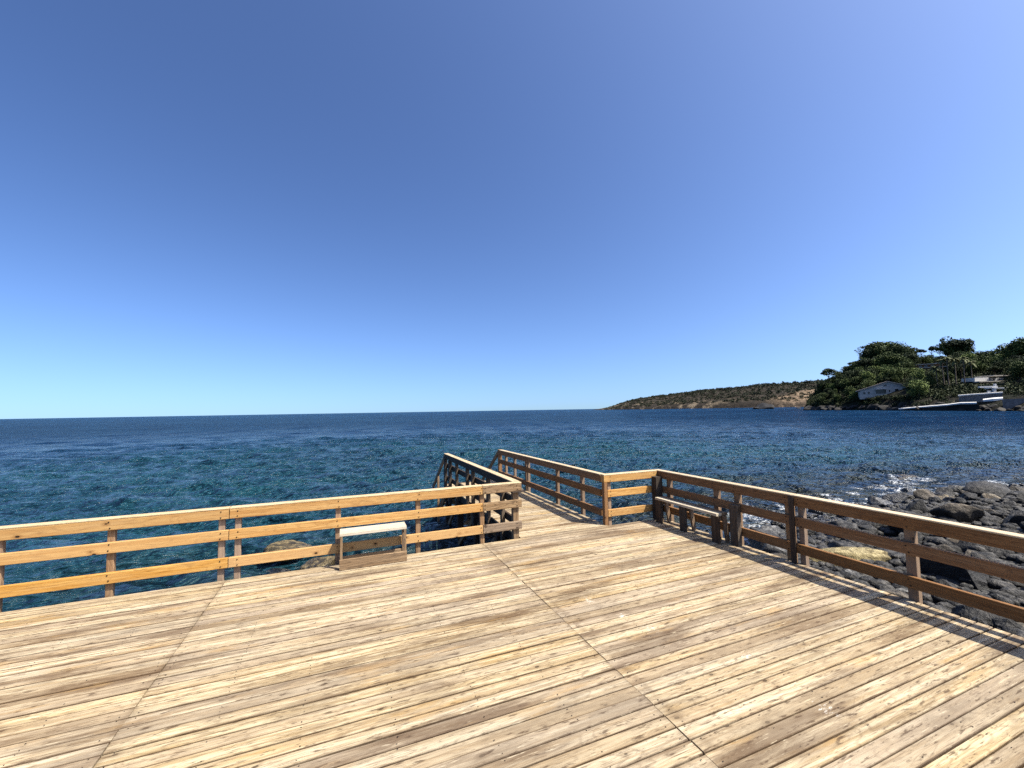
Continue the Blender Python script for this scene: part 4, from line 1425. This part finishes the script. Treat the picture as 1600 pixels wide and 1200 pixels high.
for i, (px, by_, ty, w_) in enumerate(((1366, 574, 546, 26), (1380, 570, 540, 30), (1399, 568, 540, 30), (1416, 570, 543, 28), (1388, 578, 552, 34), (1405, 578, 554, 32), (1370, 582, 560, 28), (1424, 576, 554, 26), (1354, 586, 563, 24))):
    fixed_tree('round', px, by_, ty, w_, 'dark round tree packed inside the big tree mound on the headland', None, 'trees packed in the big mound')

B_crown = [crown_mesh('bush', 400 + i, M_under) for i in range(3)]
for i in range(13):
    px, by_ = 1341 + i * 6.6 + rng.uniform(-1.5, 1.5), 627.5 - i * 0.25 + rng.uniform(-1, 1)
    P, t = on_slope(px, by_)
    d = to_px(P)[2]
    o = bpy.data.objects.new('garden_shrub', B_crown[i % 3]); COL.objects.link(o)
    h_ = px_m(rng.uniform(8.5, 12.0), d)
    o.location = (P.x, P.y, P.z - 0.2); o.rotation_euler = (0, 0, i * 1.3); o.scale = (px_m(12, d), px_m(12, d), h_)
    tag(o, 'dark shrub in the row before the front of the gabled house', 'shrub', 'shrubs before the gabled house')

# palms
def palm_crown(seed):
    r = random.Random(seed)
    vs, fs = [], []
    for i in range(26):
        a = i * 2.399 + r.uniform(-.2, .2)
        el = r.uniform(-0.5, 1.2)
        L = r.uniform(.8, 1.05)
        ca, sa = math.cos(a), math.sin(a)
        pts = []
        for j in range(6):
            s = j / 5.0
            rr_ = L * s * math.cos(el * (1 - .3 * s))
            zz = L * s * math.sin(el) - 0.75 * s * s * L
            pts.append((rr_ * ca, rr_ * sa, zz))
        for j, p_ in enumerate(pts):
            w_ = (.03, .13, .17, .15, .10, .015)[j]
            vs += [(p_[0] - sa * w_, p_[1] + ca * w_, p_[2] - w_ * .4), p_, (p_[0] + sa * w_, p_[1] - ca * w_, p_[2] - w_ * .4)]
        b0 = len(vs) - 18
        for j in range(5):
            fs += [(b0 + 3 * j, b0 + 3 * j + 1, b0 + 3 * j + 4, b0 + 3 * j + 3), (b0 + 3 * j + 1, b0 + 3 * j + 2, b0 + 3 * j + 5, b0 + 3 * j + 4)]
    return mesh_from('palm_crown', vs, fs, M_palm)


PC = [palm_crown(i) for i in range(3)]
pvs, pfs = tube_mesh([(0, 0, -.1), (0.01, 0, .3), (0.015, 0.01, .7), (0, 0, 1.0)], [.024, .017, .015, .018], M_palmbark)
PT = mesh_from('palm_trunk', pvs, pfs, M_palmbark, True)
for i, (px, pb, ptop, lab) in enumerate(((1467, 606, 574, 'short palm leftmost in the row of tall palms'), (1478, 603, 563, 'tall palm with bare trunk second in the palm row'), (1485.5, 603, 558, 'tall palm with pale straight trunk in the middle of the palm row'),
                                         (1497, 602, 562, 'tall palm with darker trunk right of the palm row centre'), (1510, 602, 560, 'tall palm with slightly curved pale trunk ending the palm row'), (1522, 600, 566, 'shaggy palm just right of the palm row before the wood'))):
    P, t = on_slope(px, pb)
    d = to_px(P)[2]
    h = at_depth(px, ptop, d).z - P.z
    th_ = thing('palm_tree', lab, 'palm tree', P, i * 1.1, 'row of tall palms on the headland')
    o = bpy.data.objects.new('trunk', PT); COL.objects.link(o); o.parent = th_; o.scale = (h, h, h)
    o = bpy.data.objects.new('crown', PC[i % 3]); COL.objects.link(o); o.parent = th_; o.location = (0, 0, h); cs = px_m(9.5, d); o.scale = (cs, cs, cs)
    KEEP.append((px - 2, ptop + 6, px + 2, pb - 3, d))

# the wood itself
cand = 0
made = 0
spots = []
while made < 190 and cand < 6000:
    cand += 1
    px = rng.uniform(1274, 1690)
    t = rng.uniform(0.10, 0.98)
    if px > 1440 and t < 0.28:
        continue
    P = head_ground(px, t)
    bx, by, d = to_px(P)
    h = rng.uniform(4.5, 9.0) * (0.7 if px < 1320 else 1.0)
    w_ = h * rng.uniform(0.75, 1.15)
    top_y = by - h * F0 / d
    wpx = w_ * F0 / d / 2
    # stay under the photographed skyline
    sky = float(np.interp(px, [1270, 1285, 1310, 1330, 1350, 1362, 1375, 1420, 1440, 1475, 1485, 1520, 1535, 1570, 1590, 1700], [612, 596, 588, 578, 572, 552, 544, 548, 554, 552, 546, 546, 555, 552, 545, 540]))
    if top_y < sky:
        continue
    bad = False
    for (x0, y0, x1, y1, kd) in KEEP:
        if bx + wpx > x0 and bx - wpx < x1 and top_y < y1 and by > y0 and d < kd + 6:
            bad = True; break
    if bad:
        continue
    if any((P.x - a) ** 2 + (P.y - b) ** 2 < (0.33 * (w_ + c)) ** 2 for a, b, c in spots):
        continue
    spots.append((P.x, P.y, w_))
    kind = 'round' if rng.random() < 0.8 else ('umbrella' if rng.random() < 0.6 else 'lime')
    made += 1
    n_t += 1
    look = {'round': 'dark round crowned tree', 'umbrella': 'flat crowned pine', 'lime': 'lighter green tree'}[kind]
    where = ('on the steep left point of the headland' if px < 1345 else
             'left of the gabled house' if px < 1372 else 'above the gabled house' if px < 1402 else 'between the gabled house and the palm row' if px < 1460 else
             'around the palm row on the headland' if px < 1524 else 'beside the white villa on the headland' if px < 1580 else 'at the right end of the headland')
    if t > 0.72:
        where = where.replace('on the steep', 'high on the steep').replace('left of', 'on the hilltop behind').replace('above the gabled', 'on the hilltop over the gabled').replace('between the', 'on the hilltop between the').replace('around the palm row', 'on the hilltop behind the palm row').replace(' on the headland', '') if px < 1524 else 'on the hilltop at the right end of the headland'
    tree(kind, P, h, w_, look + ' ' + where, '%ss %s' % (look, where), n_t)


def scatter(name, pts, mat, label, cat, leaves, size):
    Vs, Fs, off = [], [], 0
    r = np.random.RandomState(77)
    for (P, w_, h_) in pts:
        v = r.randn(leaves, 3); v /= np.linalg.norm(v, axis=1, keepdims=True)
        v *= r.uniform(.5, 1.0, (leaves, 1))
        v[:, 2] = np.abs(v[:, 2])
        C_ = v * (w_ / 2, w_ / 2, h_) + np.array(P)
        V, Fq = leaf_quads(C_, size * w_, r)
        Vs.append(V); Fs.append(Fq + off); off += len(V)
    return tag(link(name, mesh_np(name, np.concatenate(Vs), np.concatenate(Fs), mat)), label, cat, None, 'stuff')


# undergrowth over the headland slope
pts = []
for i in range(3600):
    px = rng.uniform(1264, 1700)
    t = rng.uniform(0.035, 1.05)
    if t < 0.10 and rng.random() < 0.6:
        continue
    if px > 1480 and t < 0.12:
        continue
    P = head_ground(px, t)
    bx, by, d = to_px(P)
    h_ = rng.uniform(0.8, 2.4)
    ty = by - h_ * F0 / d
    if any(bx > x0 - 4 and bx < x1 + 4 and ty < y1 - 3 and by > y0 and d < kd + 4 for (x0, y0, x1, y1, kd) in KEEP if x1 - x0 > 6):
        continue
    pts.append(((P.x, P.y, P.z), rng.uniform(2.0, 4.5), h_))
scatter('undergrowth', pts, M_under, 'dark undergrowth covering the slope of the wooded headland', 'undergrowth', 44, 0.11)
# scrub on the far hill
pts = []
for i in range(2600):
    px = rng.uniform(945, 1330)
    ridge_ = rng.random() < 0.36
    t = rng.uniform(0.90, 1.02) if ridge_ else rng.uniform(0.08, 0.95)
    P = hill_ground(px, t)
    amp = min(1, max(0, t) * 6) * (1 - min(1, max(0, (t - 0.7) / 0.3)) * 0.85)
    zb = (float(fbm(P.x * 0.02, P.y * 0.02, 8, 5)) - 0.5) * 16.0 * amp * min(1, max(0, (px - 940) / 90))
    keep = 1.0 if px < 1190 else 0.6
    if not ridge_ and rng.random() > keep:
        continue
    w_ = rng.uniform(3.5, 9) if not ridge_ else rng.uniform(4, 9)
    if px > 1180 and rng.random() < 0.3:
        w_ *= 1.6
    sc_ = min(1.0, 0.25 + max(0, px - 950) / 110)
    pts.append(((P.x, P.y, P.z + zb - .3), w_ * (0.6 + 0.4 * sc_), w_ * 0.5 * sc_))
scatter('scrub', pts, M_scrub, 'dark scrub dotted over the distant bare hill', 'scrub', 40, 0.13)

for me in bpy.data.meshes:
    if me.name.startswith(('plank', 'beam')):
        fix_normals(me)
